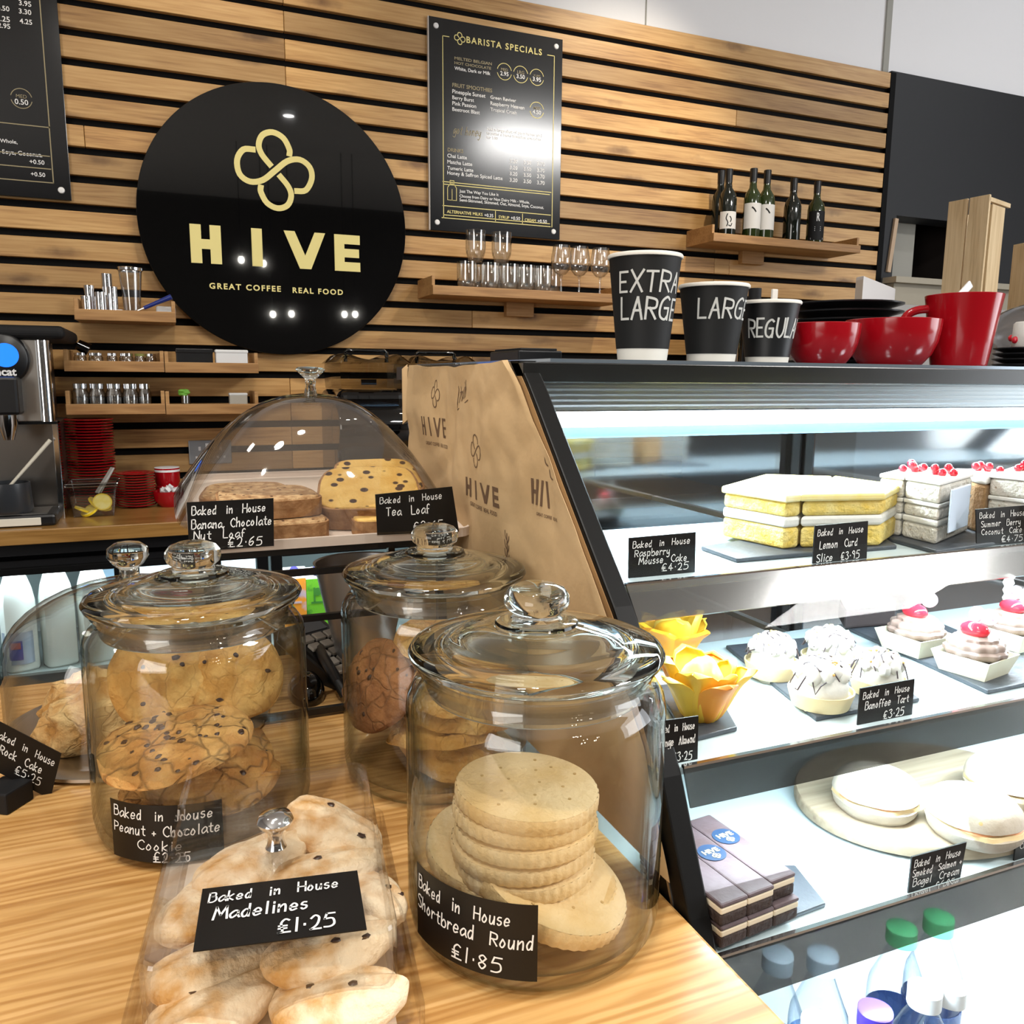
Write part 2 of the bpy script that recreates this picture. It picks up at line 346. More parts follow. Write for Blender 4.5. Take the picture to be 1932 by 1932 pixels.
def write(mb, s, x, y, h, fn, hw=None, w=None, jit=.03, slant=.08):
    """Hand lettering: capitals H high on the baseline y, from x on, squeezed to the width w."""
    rnd = random.Random(s+str(x)); k = h if w is None else w/max(text_width(s), .1); hw = hw or h*.055
    for ch in s:
        g = GL[ch]; dy = rnd.uniform(-jit, jit)*h; sc = 1+rnd.uniform(-.06, .06)
        for st in g[1:]:
            pts = [(int(a[0], 16)/10*sc, (int(a[1], 16)-4)/10*sc) for a in st.lstrip('!').split()]
            pts = [(x+(px+py*slant)*k, y+dy+py*h) for px, py in pts]
            if st[0] != '!': pts = _smooth(pts)
            else:
                for a, b in zip(pts, pts[1:]): ribbon(mb, [(a[0]+(b[0]-a[0])*i/5, a[1]+(b[1]-a[1])*i/5) for i in range(6)], hw, fn)
                continue
            ribbon(mb, pts, hw, fn)
        x += (g[0]+2.2)/10*k
_FC = {}
def font_mesh(s, bold=0, sp=1):
    if (s, bold, sp) in _FC: return _FC[s, bold, sp]
    cu = bpy.data.curves.new('t', 'FONT'); cu.body = s; cu.size = 1; cu.offset = bold; cu.resolution_u = 3; cu.space_character = sp
    o = bpy.data.objects.new('t', cu); COL.objects.link(o); bpy.context.view_layer.update()
    me = bpy.data.meshes.new_from_object(o.evaluated_get(bpy.context.evaluated_depsgraph_get()))
    vs = [tuple(v.co) for v in me.vertices]; fs = [tuple(p.vertices) for p in me.polygons]
    bpy.data.objects.remove(o); bpy.data.curves.remove(cu); bpy.data.meshes.remove(me)
    x0 = min(v[0] for v in vs); x1 = max(v[0] for v in vs)
    _FC[s, bold, sp] = (vs, fs, x0, x1); return _FC[s, bold, sp]
def ftext(mb, s, x, y, w, fn, bold=.0, hmul=1, sp=1):
    vs, fs, x0, x1 = font_mesh(s, bold, sp); k = w/(x1-x0)
    mb.add([fn(x+(v[0]-x0)*k, y+v[1]*k*hmul) for v in vs], fs)
_T = [(-.13, .14), (-.34, .39), (-.41, .63), (-.3, .89), (-.03, .99), (.25, .87), (.40, .6), (.40, .47)]
KNOT = [[(-.56, .49), (-.82, .46), (-.99, .18), (-.94, -.18), (-.68, -.35), (-.34, -.28), (0, 0), (.34, .28), (.68, .35), (.94, .18), (.99, -.12), (.82, -.44), (.56, -.49)],
        _T, [(-a, -b) for a, b in _T]]
def knot(mb, cx, cy, rx, ry, hw, fn):
    for st in KNOT: ribbon(mb, _smooth([(cx+a*rx, cy+b*ry) for a, b in st]), hw, fn)
def hive(mb, x0, x1, z0, z1, fn, t=.062, only=None):
    """The four capitals as plain bars."""
    W = x1-x0; H = z1-z0; t = t*W
    def rect(a, b, c, d): mb.add([fn(a, c), fn(b, c), fn(b, d), fn(a, d)], [(0, 1, 2, 3)])
    w = .172*W
    if only in (None, 'H'): rect(x0, x0+t, z0, z1); rect(x0+w-t, x0+w, z0, z1); rect(x0+t, x0+w-t, z0+H/2-t*.45, z0+H/2+t*.45)
    a = x0+.345*W
    if only in (None, 'I'): rect(a, a+t, z0, z1)
    a = x0+.535*W; b = a+.25*W; m = (a+b)/2
    if only in (None, 'V'): mb.add([fn(a, z1), fn(a+t*1.05, z1), fn(m, z0+H*.36), fn(b-t*1.05, z1), fn(b, z1), fn(m+t*.55, z0), fn(m-t*.55, z0)], [(0, 6, 2, 1), (6, 5, 2), (5, 4, 3, 2)])
    a = x1-.16*W
    if only in (None, 'E'): rect(a, a+t, z0, z1); rect(a+t, x1, z1-t*.9, z1); rect(a+t, x1-t*.1, z0+H/2-t*.42, z0+H/2+t*.42); rect(a+t, x1, z0, z0+t*.9)

# ------------------------------------------------------------------ palette
M_PINE = wood('slat_pine', (.60, .375, .155), (.465, .262, .094), (.25, .115, .036), tone=.28, rough=.42, freq=16)
M_SHELF = wood('shelf_pine', (.50, .29, .115), (.40, .21, .075), (.25, .12, .04), rough=.5, knots=False)
M_COUNTER = wood('counter_pine', (.74, .45, .185), (.64, .37, .13), (.50, .26, .08), knots=False, rough=.34, freq=20, coat=.12, along=.7, sine=.08, cut=(.25, .75), lines=34)
M_WORKTOP = wood('worktop_oak', (.42, .23, .07), (.33, .17, .045), (.2, .09, .02), knots=False, rough=.3, coat=.4)
M_CRATE = wood('crate_pine', (.78, .62, .40), (.68, .52, .31), (.5, .35, .19), knots=False, rough=.6, ax=2)
M_BLACK = mat('black_paint', (.0012, .0012, .0014), .7, spec=.15)
M_WALL = mat('white_plaster', (.86, .87, .90), .85, bump=.25, bs=18)
M_DARKWALL = mat('charcoal_paint', (.0075, .009, .0125), .6, bump=.1, bs=30)
M_ROOM = mat('room_grey', (.42, .39, .36), .8)
M_FLOOR = mat('stone_floor', (.20, .14, .095), .5, c2=(.12, .085, .06), ns=3)
M_GREY = mat('grey_trim', (.32, .31, .29), .6)
M_BGLOSS = mat('black_gloss', (.0012, .0012, .0014), .02, spec=.5, coat=.3)
M_BSEMI = mat('black_satin', (.0045, .0045, .0055), .35)
M_BMATT = mat('black_matt', (.006, .006, .007), .65, spec=.3)
M_BOARD = mat('board_black', (.0035, .004, .0055), .15, spec=.6)
M_GOLD = mat('gold_print', (.80, .70, .30), .8, spec=.1)
M_DIMGOLD = mat('dull_gold_print', (.30, .25, .14), .5)
M_WHITE = mat('white_print', (.8, .8, .8), .5)
M_CHALK = mat('chalk_white', (.86, .86, .84), .6)
M_CHROME = mat('chrome', (.75, .75, .76), .12, metal=1)
M_STEEL = mat('brushed_steel', (.52, .50, .47), .3, metal=1)
M_RED = mat('red_glaze', (.34, .0035, .009), .16, spec=.4, coat=.15)
M_WPLAST = mat('white_plastic', (.75, .76, .77), .4)
M_CARD = mat('chalkboard_card', (.0045, .0035, .003), .4, spec=.35)
M_GLASS = thin('jar_glass', (.982, .988, .983), (.50, .55, .52), extra=.018)
M_ACRYL = thin('clear_acrylic', (.993, .990, .986), (.93, .90, .88), rough=.02, extra=.025)
M_LIDG = thin('lid_glass', (.965, .98, .97), (.60, .66, .61), rough=.02, extra=.02)
M_TINTED = thin('smoked_plastic', (.60, .57, .50), (.30, .28, .25), rough=.05)
M_SOLID = glass('solid_glass', (.98, 1, .99))
M_CUPWHITE = mat('cup_paper', (.78, .75, .68), .6)

# ------------------------------------------------------------------ the room
def room_box(name, x0, x1, y0, y1, z0, z1, m):
    return struct(MB().box(x0, x1, y0, y1, z0, z1).build(name, m))
room_box('floor', -3.2, 6.2, -5.2, 3.4, -.1, 0, M_FLOOR)
room_box('ceiling', -3.2, 6.2, -5.2, 3.4, 3.6, 3.7, mat('ceiling_white', (.78, .77, .75), .9))
room_box('wall_left', -3.3, -3.2, -5.2, 3.4, 0, 3.6, M_ROOM)
room_box('wall_far_right', 6.2, 6.3, -5.2, 3.4, 0, 3.6, M_ROOM)
room_box('wall_front', -3.2, 6.2, -5.3, -5.2, 0, 3.6, mat('front_wall_dark', (.06, .055, .05), .8))
HX0, HX1, HZ0, HZ1 = 3.36, 4.05, 1.872, 2.172       # the serving hatch
wb = MB(); wb.box(-3.2, 3.26, 3.245, 3.34, 0, 3.6); wb.box(3.26, 6.2, 3.245, 3.34, 2.82, 3.6)
wallb = struct(wb.build('wall_back', M_WALL))
wr = MB()
wr.box(3.26, HX0, 3.205, 3.34, 0, 2.82); wr.box(HX1, 6.2, 3.205, 3.34, 0, 2.82)
wr.box(HX0, HX1, 3.205, 3.34, 0, HZ0); wr.box(HX0, HX1, 3.205, 3.34, HZ1, 2.82)
struct(wr.build('wall_right', M_DARKWALL))
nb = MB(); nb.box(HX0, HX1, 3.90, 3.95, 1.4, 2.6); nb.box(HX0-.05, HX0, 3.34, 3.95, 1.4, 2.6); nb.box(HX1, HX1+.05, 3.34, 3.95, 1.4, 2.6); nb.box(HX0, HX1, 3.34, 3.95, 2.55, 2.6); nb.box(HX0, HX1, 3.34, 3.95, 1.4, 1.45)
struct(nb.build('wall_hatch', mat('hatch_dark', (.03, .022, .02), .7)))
hp = MB(); hp.box(3.44, 3.66, 3.36, 3.46, 1.46, 2.54)
struct(hp.build('trim_1', mat('hatch_post_grey', (.36, .35, .31), .7)))
ht = MB(); ht.bar((3.352, 3.198, 2.155), (3.326, 3.198, 1.90), .022, .012, up=(0, 1, 0))
struct(ht.build('trim_2', mat('edge_wood', (.5, .36, .24), .6)))
hs_ = MB(); hs_.box(3.30, 4.3, 3.12, 3.205, HZ0-.028, HZ0); hs_.box(3.33, 4.3, 3.16, 3.205, 1.2, HZ0-.028)
struct(hs_.build('trim_3', mat('hatch_sill_beige', (.40, .36, .28), .6)))
cs = MB(); cs.box(3.235, 3.268, 3.235, 3.25, 2.815, 3.6); cs.box(1.93, 1.936, 3.243, 3.25, 2.82, 3.6)
struct(cs.build('trim_4', mat('seam_grey', (.36, .36, .33), .8)))

# slatted cladding: boards of differing tone over black battens
Z0, PIT, GAP = 2.8324, .09029, .0245
sl = MB(); rn = random.Random(3)
for n in range(0, 25):
    zt = Z0-n*PIT-GAP; zb = Z0-(n+1)*PIT
    cuts = [-1.6]
    if n < 7: cuts += [.452]
    elif 16 <= n <= 24: cuts += [.43, 1.72]
    else: cuts += sorted(rn.sample([-.6, -.2, 1.15, 1.9, 2.3, 2.7], 2))
    if n in (3, 10): cuts += [2.38]
    cuts = sorted(set(cuts))+[3.252]
    for a, b in zip(cuts, cuts[1:]):
        sl.box(a+.0008, b-.0008, 3.20, 3.221, zb, zt, tone=rn.random())
sl.build('slat_cladding', M_PINE, wallb, bevel=.0015, seg=1)['kind'] = 'structure'
bk = MB(); bk.box(-1.7, 3.30, 3.221, 3.245, .4, Z0-GAP+.004); bk.box(3.254, 3.285, 3.2, 3.245, .4, Z0-GAP+.004)
bk.build('backing_board', M_BLACK, wallb)['kind'] = 'structure'

# ------------------------------------------------------------------ round sign
SY = 3.165
sg = thing('round_sign', 'large round gloss black sign with gold knot emblem and the word HIVE', 'sign', (.4065, SY, 1.912))
rot90 = Matrix.Rotation(PI/2, 4, 'X')
MB().lathe([(0, 0), (.4635, 0), (.4635, -.012), (0, -.012)], 128, m=rot90).build('disc', M_BGLOSS, sg, bevel=.0015)
def sgl(x, y): p = at(x, y, Y=SY); return p.x-.4065, p.z-1.912
f_ = lambda a, b: (a, -.0016, b)
q = MB(); c0 = sgl(519, 322); l0 = sgl(449, 318); t0 = sgl(520, 252); b0 = sgl(524, 391)
knot(q, c0[0], c0[1], .128, .128, .0098, f_); q.build('emblem', M_GOLD, sg, solid=.002)
q = MB(); h0 = sgl(359, 460); h1 = sgl(679, 480); zt = sgl(385, 424)[1]; zb = sgl(385, 497)[1]

for ch in 'HIVE':
    q = MB(); hive(q, h0[0], h1[0], zb, zt, f_, only=ch); q.build('letter', M_GOLD, sg, solid=.003)
q = MB(); a = sgl(395, 542); b = sgl(530, 548); ftext(q, 'GREAT COFFEE', a[0], a[1]-.004, b[0]-a[0], f_, .03, .95, 1.3); q.build('tagline', M_GOLD, sg); q = MB()
a = sgl(552, 549); b = sgl(647, 553); ftext(q, 'REAL FOOD', a[0], a[1]-.006, b[0]-a[0], f_, .03, .95, 1.3); q.build('tagline', M_GOLD, sg)
q = MB()
for k in range(4): q.lathe([(0, 0), (.012, 0), (.012, .035), (0, .035)], 12, m=Matrix.Translation((.3*math.cos(PI/4+k*PI/2), .0465, .3*math.sin(PI/4+k*PI/2))) @ rot90)
q.build('standoff', M_STEEL, sg)

# ------------------------------------------------------------------ menu boards
def menu_board(label, x0, x1, z0, z1, Y):
    t = thing('menu_board', label, 'menu board', ((x0+x1)/2, Y, (z0+z1)/2), group='wall menu boards')
    w, h = (x1-x0)/2, (z1-z0)/2
    MB().box(-w, w, 0, .006, -h, h).build('panel', M_BOARD, t, bevel=.001)
    MB().box(-w-.003, -w, -.0002, .015, -h, h).build('edge_strip', mat('pale_edge', (.6, .55, .5), .4), t)
    for sx in (-1, 1):
        for sz in (-1, 1):
            MB().lathe([(0, 0), (.0105, 0), (.009, .004), (0, .006)], 16, m=Matrix.Translation((sx*(w-.028), 0, sz*(h-.03))) @ rot90).build('screw_cap', M_WHITE, t)
    return t
b1 = menu_board('tall black barista specials menu board right of the round sign', .974, 1.524, 1.930, 2.690, 3.186)
def mk(t, Y, ox, oy, s):
    def P(cx, cy):
        p = at(ox+cx/s, oy+cy/s, Y=Y); return p.x-t.location.x, p.z-t.location.z
    return P
ff = lambda a, b: (a, -.0008, b)
P = mk(b1, 3.185, 780, 0, 3.715)
def put(mb, P, s, x0, y0, x1, y1, bold=.0, hm=1):
    a, b = P(x0, y0), P(x1, y1); ftext(mb, s, a[0], a[1], b[0]-a[0], ff, bold, hm)
def line(mb, P, x0, y0, x1, y1, w=.0014):
    a, b = P(x0, y0), P(x1, y1)
    if abs(a[0]-b[0]) > abs(a[1]-b[1]): b = (b[0], a[1])
    else: b = (a[0], b[1])
    ribbon(mb, [a, b], w, ff)
def ring(mb, P, x, y, r, w=.0012):
    c = P(x, y); k = abs(P(x+r, y)[0]-c[0])
    for g in ((PI*.08, PI*.92), (PI*1.08, PI*1.92)):
        ribbon(mb, [(c[0]+k*math.cos(g[0]+(g[1]-g[0])*i/16), c[1]+k*math.sin(g[0]+(g[1]-g[0])*i/16)) for i in range(17)], w, ff)
g = MB(); w_ = MB(); d = MB()
a, b = P(372, 298), P(900, 390); ftext(g, 'BARISTA SPECIALS', a[0], a[1], b[0]-a[0], ff, .02, 1, 1.25)
c = P(325, 270); knot(g, c[0], c[1], .021, .021, .0016, ff)
for L4 in ((205, 250, 200, 1525), (205, 250, 250, 258), (940, 385, 988, 398), (988, 398, 963, 1590), (200, 1525, 960, 1592), (206, 1272, 965, 1345), (206, 1440, 962, 1502), (212, 1290, 955, 1360), (575, 1480, 575, 1548), (765, 1500, 765, 1565), (210, 1505, 955, 1575)):
    line(g, P, *L4)
for x, y, r, a, b in ((638, 502, 50, 'MED', '2.95'), (752, 522, 50, 'LRG', '3.50'), (865, 542, 48, 'X LRG', '3.95'), (865, 772, 48, 'MED', '4.50')):
    ring(g, P, x, y, r); put(d, P, a, x-24, y-8, x+24, y-4, .01); put(w_, P, b, x-29, y+24, x+29, y+30, .015)
put(d, P, 'MELTED BELGIAN', 288, 416, 550, 455, .02, .75); put(d, P, 'HOT CHOCOLATE', 288, 448, 545, 488, .02, .75); put(w_, P, 'White, Dark or Milk', 288, 488, 540, 527, .015)
put(d, P, 'FRUIT SMOOTHIES', 273, 607, 552, 645, .02)
for s, x, y, x1 in (('Pineapple Sunset', 273, 652, 505), ('Berry Burst', 273, 694, 425), ('Pink Passion', 273, 735, 440), ('Beetroot Blast', 273, 776, 465),
                    ('Green Reviver', 540, 692, 720), ('Raspberry Heaven', 540, 735, 777), ('Tropical Crush', 540, 777, 723),
                    ('Add a large shot of pure honey and', 512, 912, 900), ('to make a blend breakfast smoothie', 512, 940, 895), ('for 1.00', 512, 970, 592),
                    ('Chai Latte', 238, 1102, 375), ('Matcha Latte', 238, 1145, 412), ('Tumeric Latte', 238, 1187, 420), ('Honey & Saffron Spiced Latte', 238, 1222, 625),
                    ('Just The Way You Like It', 323, 1348, 597), ('Choose from Dairy or Non Dairy Milk - Whole,', 323, 1382, 815), ('Semi-Skimmed, Skimmed, Oat, Almond, Soya, Coconut.', 323, 1410, 915),
                    ('+0.35', 497, 1518, 560), ('+0.50', 683, 1538, 748), ('+0.50', 870, 1560, 935)):
    put(w_, P, s, x, y, x1, y, .012)
for y in (1140, 1185, 1228, 1272):
    for x, s in ((675, '3.20'), (772, '3.50'), (866, '3.70')): put(w_, P, s, x, y+(x-675)*.1, x+54, y, .015)
put(d, P, 'DRINKS', 240, 1060, 350, 1066, .02)
for s, x, y, x1 in (('ALTERNATIVE MILKS', 235, 1492, 485), ('SYRUP', 597, 1530, 672), ('CREAM', 780, 1550, 858)): put(g, P, s, x, y, x1, y, .012)
a = P(280, 935); b = P(470, 935); write(d, 'got honey', a[0], a[1], .030, ff, .0012, b[0]-a[0], slant=.35)
c0, c1 = P(240, 1400), P(302, 1325)      # milk bottle pictogram
ribbon(g, [(c0[0], c0[1]+.045), (c0[0], c0[1]), (c1[0], c0[1]), (c1[0], c0[1]+.045), (c1[0]-.01, c0[1]+.06), (c0[0]+.01, c0[1]+.06), (c0[0], c0[1]+.045)], .0013, ff)
ribbon(g, [(c0[0]+.01, c0[1]+.06), (c0[0]+.01, c0[1]+.072), (c1[0]-.01, c0[1]+.072), (c1[0]-.01, c0[1]+.06)], .0013, ff); ribbon(g, [((c0[0]+c1[0])/2, c0[1]), ((c0[0]+c1[0])/2, c0[1]+.04)], .001, ff)
g.build('gold_lettering', M_GOLD, b1); d.build('dim_lettering', M_DIMGOLD, b1); w_.build('white_lettering', M_WHITE, b1)
b2 = menu_board('black drinks menu board cut off at the left edge of the photo', -.80, -.250, 1.934, 2.694, 3.186)
P = mk(b2, 3.185, 0, 0, 3.22)
g = MB(); w_ = MB()
for s, x, y, x1 in (('3.95', 115, 30, 190), ('3.30', 115, 80, 190), ('4.25', 120, 140, 195), ('4.50', -20, 58, 57), ('1.25', -15, 125, 60), ('2.95', -12, 165, 62), ('0.50', 90, 630, 172),
                    ('Milk - Whole,', -90, 855, 105), ('Skimmed, Oat, Almond, Soya, Coconut.', -400, 893, 252), ('+0.50', 180, 993, 270), ('+0.50', 188, 1068, 275)): put(w_, P, s, x, y, x1, y, .012)
ring(g, P, 130, 598, 64); put(g, P, 'MED', 98, 592, 162, 592)
for L4 in ((252, 0, 300, 770), (-200, 735, 300, 775), (-200, 935, 300, 950), (-200, 1020, 308, 1028), (-200, 1100, 325, 1112), (300, 770, 325, 1112)):
    a, b = P(L4[0], L4[1]), P(L4[2], L4[3])
    if abs(L4[0]-L4[2]) < 100: a = (b[0], a[1])
    else: a = (a[0], b[1])
    ribbon(g, [a, b], .0016, ff)
g.build('gold_lettering', M_DIMGOLD, b2); w_.build('white_lettering', M_WHITE, b2)

# ------------------------------------------------------------------ wall shelves (shallow wooden trays)
def tray_shelf(label, x0, x1, yf, z, lip=.033, end=.068, group='wooden tray shelves on the slatted wall', block=None, blockw=.12):
    t = thing('tray_shelf', label, 'shelf', (x0, 3.199, z), group=group); W = x1-x0; D = 3.199-yf
    MB().box(.012, W-.012, -D+.012, 0, 0, .014).build('base_board', M_SHELF, t, bevel=.001)
    MB().box(.0, W, -D, -D+.012, -.001, lip).build('front_lip', M_SHELF, t, bevel=.0015)
    for a in (0, W-.012): MB().box(a, a+.012, -D+.012, 0, 0, end).build('end_panel', M_SHELF, t, bevel=.0015)
    if block: MB().box(block-blockw/2, block+blockw/2, -.03, 0, -.055, 0).build('mounting_block', M_SHELF, t, bevel=.001)
    return t
tray_shelf('wooden tray shelf holding the drinking glasses below the barista menu board', .925, 1.73, 3.0, 1.672, block=.42)
tray_shelf('wooden tray shelf holding the wine bottles near the right end of the slats', 2.145, 2.945, 3.0, 1.942, block=.34)
tray_shelf('small wooden tray shelf with steel tumblers just left of the round sign', -.252, .045, 3.0, 1.543)
tray_shelf('wooden tray shelf with small glass pots, upper left of the two middle pairs', -.292, .001, 3.0, 1.382, end=.068)
tray_shelf('wooden tray shelf with black box and white tub under the round sign', .003, .300, 3.0, 1.381, end=.068)
tray_shelf('wooden tray shelf with a row of glass mason jars above the red saucers', -.296, -.003, 3.0, 1.245, end=.075)
tray_shelf('wooden tray shelf with the leafy glass above the steel socket', -.001, .296, 3.0, 1.243, end=.075)

# glasses
def tumbler_bm():
    pr = [(0, .004), (.020, .004), (.024, .0), (.026, .003), (.037, .035), (.039, .05), (.039, .115), (.0375, .115), (.0372, .052), (.035, .036), (.023, .012), (0, .010)]
    return MB().lathe(pr, 12)
tm = thing('tumbler', '', 'glass', group='clear tumblers on the glass shelf'); tumbler_bm().build('bowl', thin('tumbler_glass', (.97, .97, .96), (.72, .72, .72), rough=.05, extra=.13), tm)
first = True
SH = 1.672+.0145
rows = [(240, 3.06, 0), (355, 3.13, 0), (490, 3.06, 0), (590, 3.13, 0), (705, 3.06, 0), (800, 3.13, 0), (885, 3.06, 0), (970, 3.13, 0), (1070, 3.06, 0), (1165, 3.13, 0), (335, 3.065, 1), (620, 3.065, 1)]
names = ['front-row tumbler at the left end of the glass shelf', 'back-row tumbler second from the left on the glass shelf', 'third tumbler from the left, front row of the glass shelf', 'tumbler behind the gap between third and fifth tumblers on the glass shelf',
         'front-row tumbler left of the middle of the glass shelf, none stacked on it', 'back-row tumbler near the middle of the glass shelf', 'short-looking front tumbler right of the middle of the glass shelf', 'back-row tumbler third from the wine glasses',
         'front-row tumbler nearest the wine glasses', 'back-row tumbler behind the leftmost wine glass', 'left one of two tumblers stacked upper tier on the glass shelf', 'right one of two tumblers stacked upper tier on the glass shelf']
for (cx, y, lv), lb in zip(rows, names):
    p = at(840+cx/5.855, 530, Y=y); o = tm if first else copy_tree(tm)
    o.location = (p.x, y, SH+lv*.1165); o['label'] = 'clear glass tumbler: '+lb if len(lb.split()) < 12 else lb; first = False
wg = thing('wine_glass', '', 'wine glass', group='stemmed wine glasses on the glass shelf')
MW = thin('wine_glass_clear', (.97, .97, .97), (.75, .75, .75), rough=.05, extra=.13)
MB().lathe([(0, .085), (.018, .090), (.034, .108), (.041, .132), (.041, .155), (.033, .200), (.0322, .200), (.040, .155), (.040, .132), (.033, .110), (.017, .092), (0, .088)], 28).build('bowl', MW, wg)
MB().lathe([(0, 0), (.032, 0), (.032, .002), (.006, .006), (.0042, .02), (.0042, .075), (.008, .086), (0, .086)], 20).build('stem', MW, wg)
for i, (cx, y, lb) in enumerate(((1280, 3.06, 'stemmed wine glass beside the tumblers, leftmost of three'), (1480, 3.06, 'stemmed wine glass, middle and tallest-looking of three'), (1710, 3.06, 'stemmed wine glass just left of the extra large cup'))):
    p = at(840+cx/5.855, 530, Y=y); o = wg if i == 0 else copy_tree(wg); o.location = (p.x, y, SH); o['label'] = lb

# wine bottles
M_BOTTLE = mat('dark_bottle_glass', (.006, .009, .006), .06, coat=.4)
M_GREENB = mat('green_bottle_glass', (.022, .035, .008), .06, coat=.4)
M_LABEL = mat('paper_label', (.72, .71, .69), .6)
BZ = 1.942+.0145
def wine_bottle(px, Y, label, m, H=.30, lab=None, s=1.0):
    p = at(1100+px/2.322, 440, Y=Y)
    t = thing('wine_bottle', label, 'bottle', (p.x, Y, BZ), group='wine bottles on the high shelf'); r = .037*s
    MB().lathe([(0, .006), (r*.6, 0), (r*.95, .001), (r, .006), (r, H*.58), (r*.86, H*.66), (r*.45, H*.74), (.0145, H*.80), (.0135, H*.97), (.0155, H*.975), (.0155, H), (0, H)], 28).build('bottle_body', m, t)
    MB().lathe([(.0142, H*.82), (.0150, H*.82), (.0162, H*.99), (.0155, H*1.004), (0, H*1.005)], 20).build('foil_cap', M_BSEMI, t)
    if lab:
        z0, z1, mm, a0, a1 = lab; rr = r+.0006
        lb = MB().grid(14, 2, lambda u, v: (rr*math.cos(a0+(a1-a0)*u), rr*math.sin(a0+(a1-a0)*u), z0+(z1-z0)*v)).build('label', mm, t)
        return t, (lambda u, v: ((rr+.0006)*math.cos(a0+(a1-a0)*u), (rr+.0006)*math.sin(a0+(a1-a0)*u), z0+(z1-z0)*v)), lb
    return t, None, None
FR = -PI/2-.42
t, fn, lb = wine_bottle(628, 3.06, 'dark wine bottle with low white label and black sketch, leftmost on the shelf', M_BOTTLE, .29, (.045, .115, M_LABEL, FR-1.1, FR+1.1))
q = MB()
for pts in ([(.42, .85), (.36, .6), (.45, .35), (.40, .15)], [(.55, .7), (.62, .55), (.58, .4)], [(.5, .2), (.6, .15), (.66, .3)]): ribbon(q, _smooth(pts), .025, fn)
q.build('sketch', M_BMATT, lb)
wine_bottle(595, 3.13, 'dark bottle half hidden behind the leftmost wine bottle', M_BOTTLE, .30)
for px, s in ((735, 'dark green wine bottle with tall white label, second from the left'), (795, 'dark green wine bottle with tall white label, third from the left')):
    t, fn, lb = wine_bottle(px, 3.06, s, M_GREENB, .305, (.055, .160, M_LABEL, FR-1.25, FR+1.25))
    q = MB(); ribbon(q, [(.42, .82), (.5, .76), (.58, .66)], .03, fn); q.build('mark', M_BMATT, lb)
wine_bottle(912, 3.06, 'plain dark wine bottle without a label, fourth from the left', M_BOTTLE, .285)
t, fn, lb = wine_bottle(1015, 3.06, 'olive wine bottle with black label and white letter, rightmost on the shelf', M_GREENB, .285, (.03, .155, M_BMATT, FR-1.2, FR+1.2))
q = MB(); ftext(q, 'R', .42, .66, .16, fn, .03, 1.5)
for k in range(3): ribbon(q, [(.36, .45-.06*k), (.64, .45-.06*k)], .012, fn)
ribbon(q, [(.2, .06), (.8, .06)], .03, fn); q.build('lettering', M_WHITE, lb)

# small shelf: steel tumblers, glass jug, blue tool
S1 = 1.543+.0145
def cyl_thing(name, label, cat, x, y, z, r, h, m, group=None, n=24, r2=None):
    t = thing(name, label, cat, (x, y, z), group=group); r2 = r2 or r
    MB().lathe([(0, .002), (r, 0), (r2, h), (r2-.0015, h), (r-.002, .004), (0, .004)], n).build('cup', m, t); return t
def sx1(px, Y, y=590): return at(px, y, Y=Y).x
for cx, h, y, lb in ((500, .062, 3.05, 'short steel spirit measure at the front left of the small shelf'), (550, .100, 3.10, 'medium steel measure behind the shortest one'), (700, .075, 3.04, 'wide steel measure in the middle of the steel group'),
                     (815, .140, 3.10, 'tallest steel measure on the small shelf'), (880, .095, 3.06, 'steel measure right against the plastic jug')):
    p = sx1(100+cx/7.728, y); cyl_thing('spirit_measure', lb, 'measure', p, y, S1, .0165, h, M_CHROME, 'steel measures on the small shelf')
t = cyl_thing('measuring_beaker', 'tall clear ribbed beaker on the small shelf left of the sign', 'beaker', sx1(100+1160/7.728, 3.07), 3.07, S1, .024, .155, thin('beaker_plastic', (.9, .9, .9), (.42, .43, .44), extra=.08), n=14, r2=.036)
MB().lathe([(.0365, .148), (.040, .150), (.040, .158), (.0365, .160)], 28).build('rim', M_CHROME, t)
t = cyl_thing('white_pot', 'tiny white pot at the foot of the clear beaker', 'pot', sx1(100+970/7.728, 3.03), 3.03, S1, .0095, .022, M_WPLAST)
t = thing('blue_peeler', 'blue plastic handled tool leaning up on the small shelf', 'tool', (0, 0, 0)); a = at(272, 581, Y=3.05); b = at(323, 560, Y=3.03)
MB().tube([a, a.lerp(b, .5), b], [.006, .007, .009], 10).build('handle', mat('blue_plastic', (.012, .03, .22), .35), t)
MB().bar(a, a+(a-b)*.25, .006, .003).build('blade', M_STEEL, t)
t = thing('white_tub', 'white plastic tub lying behind the blue tool', 'tub', (sx1(313, 3.08), 3.08, S1))
MB().box(-.03, .03, -.025, .025, 0, .04).build('body', M_WPLAST, t, bevel=.006); MB().box(-.02, .015, -.045, -.027, 0, .016).build('lid', M_WPLAST, t, bevel=.004)

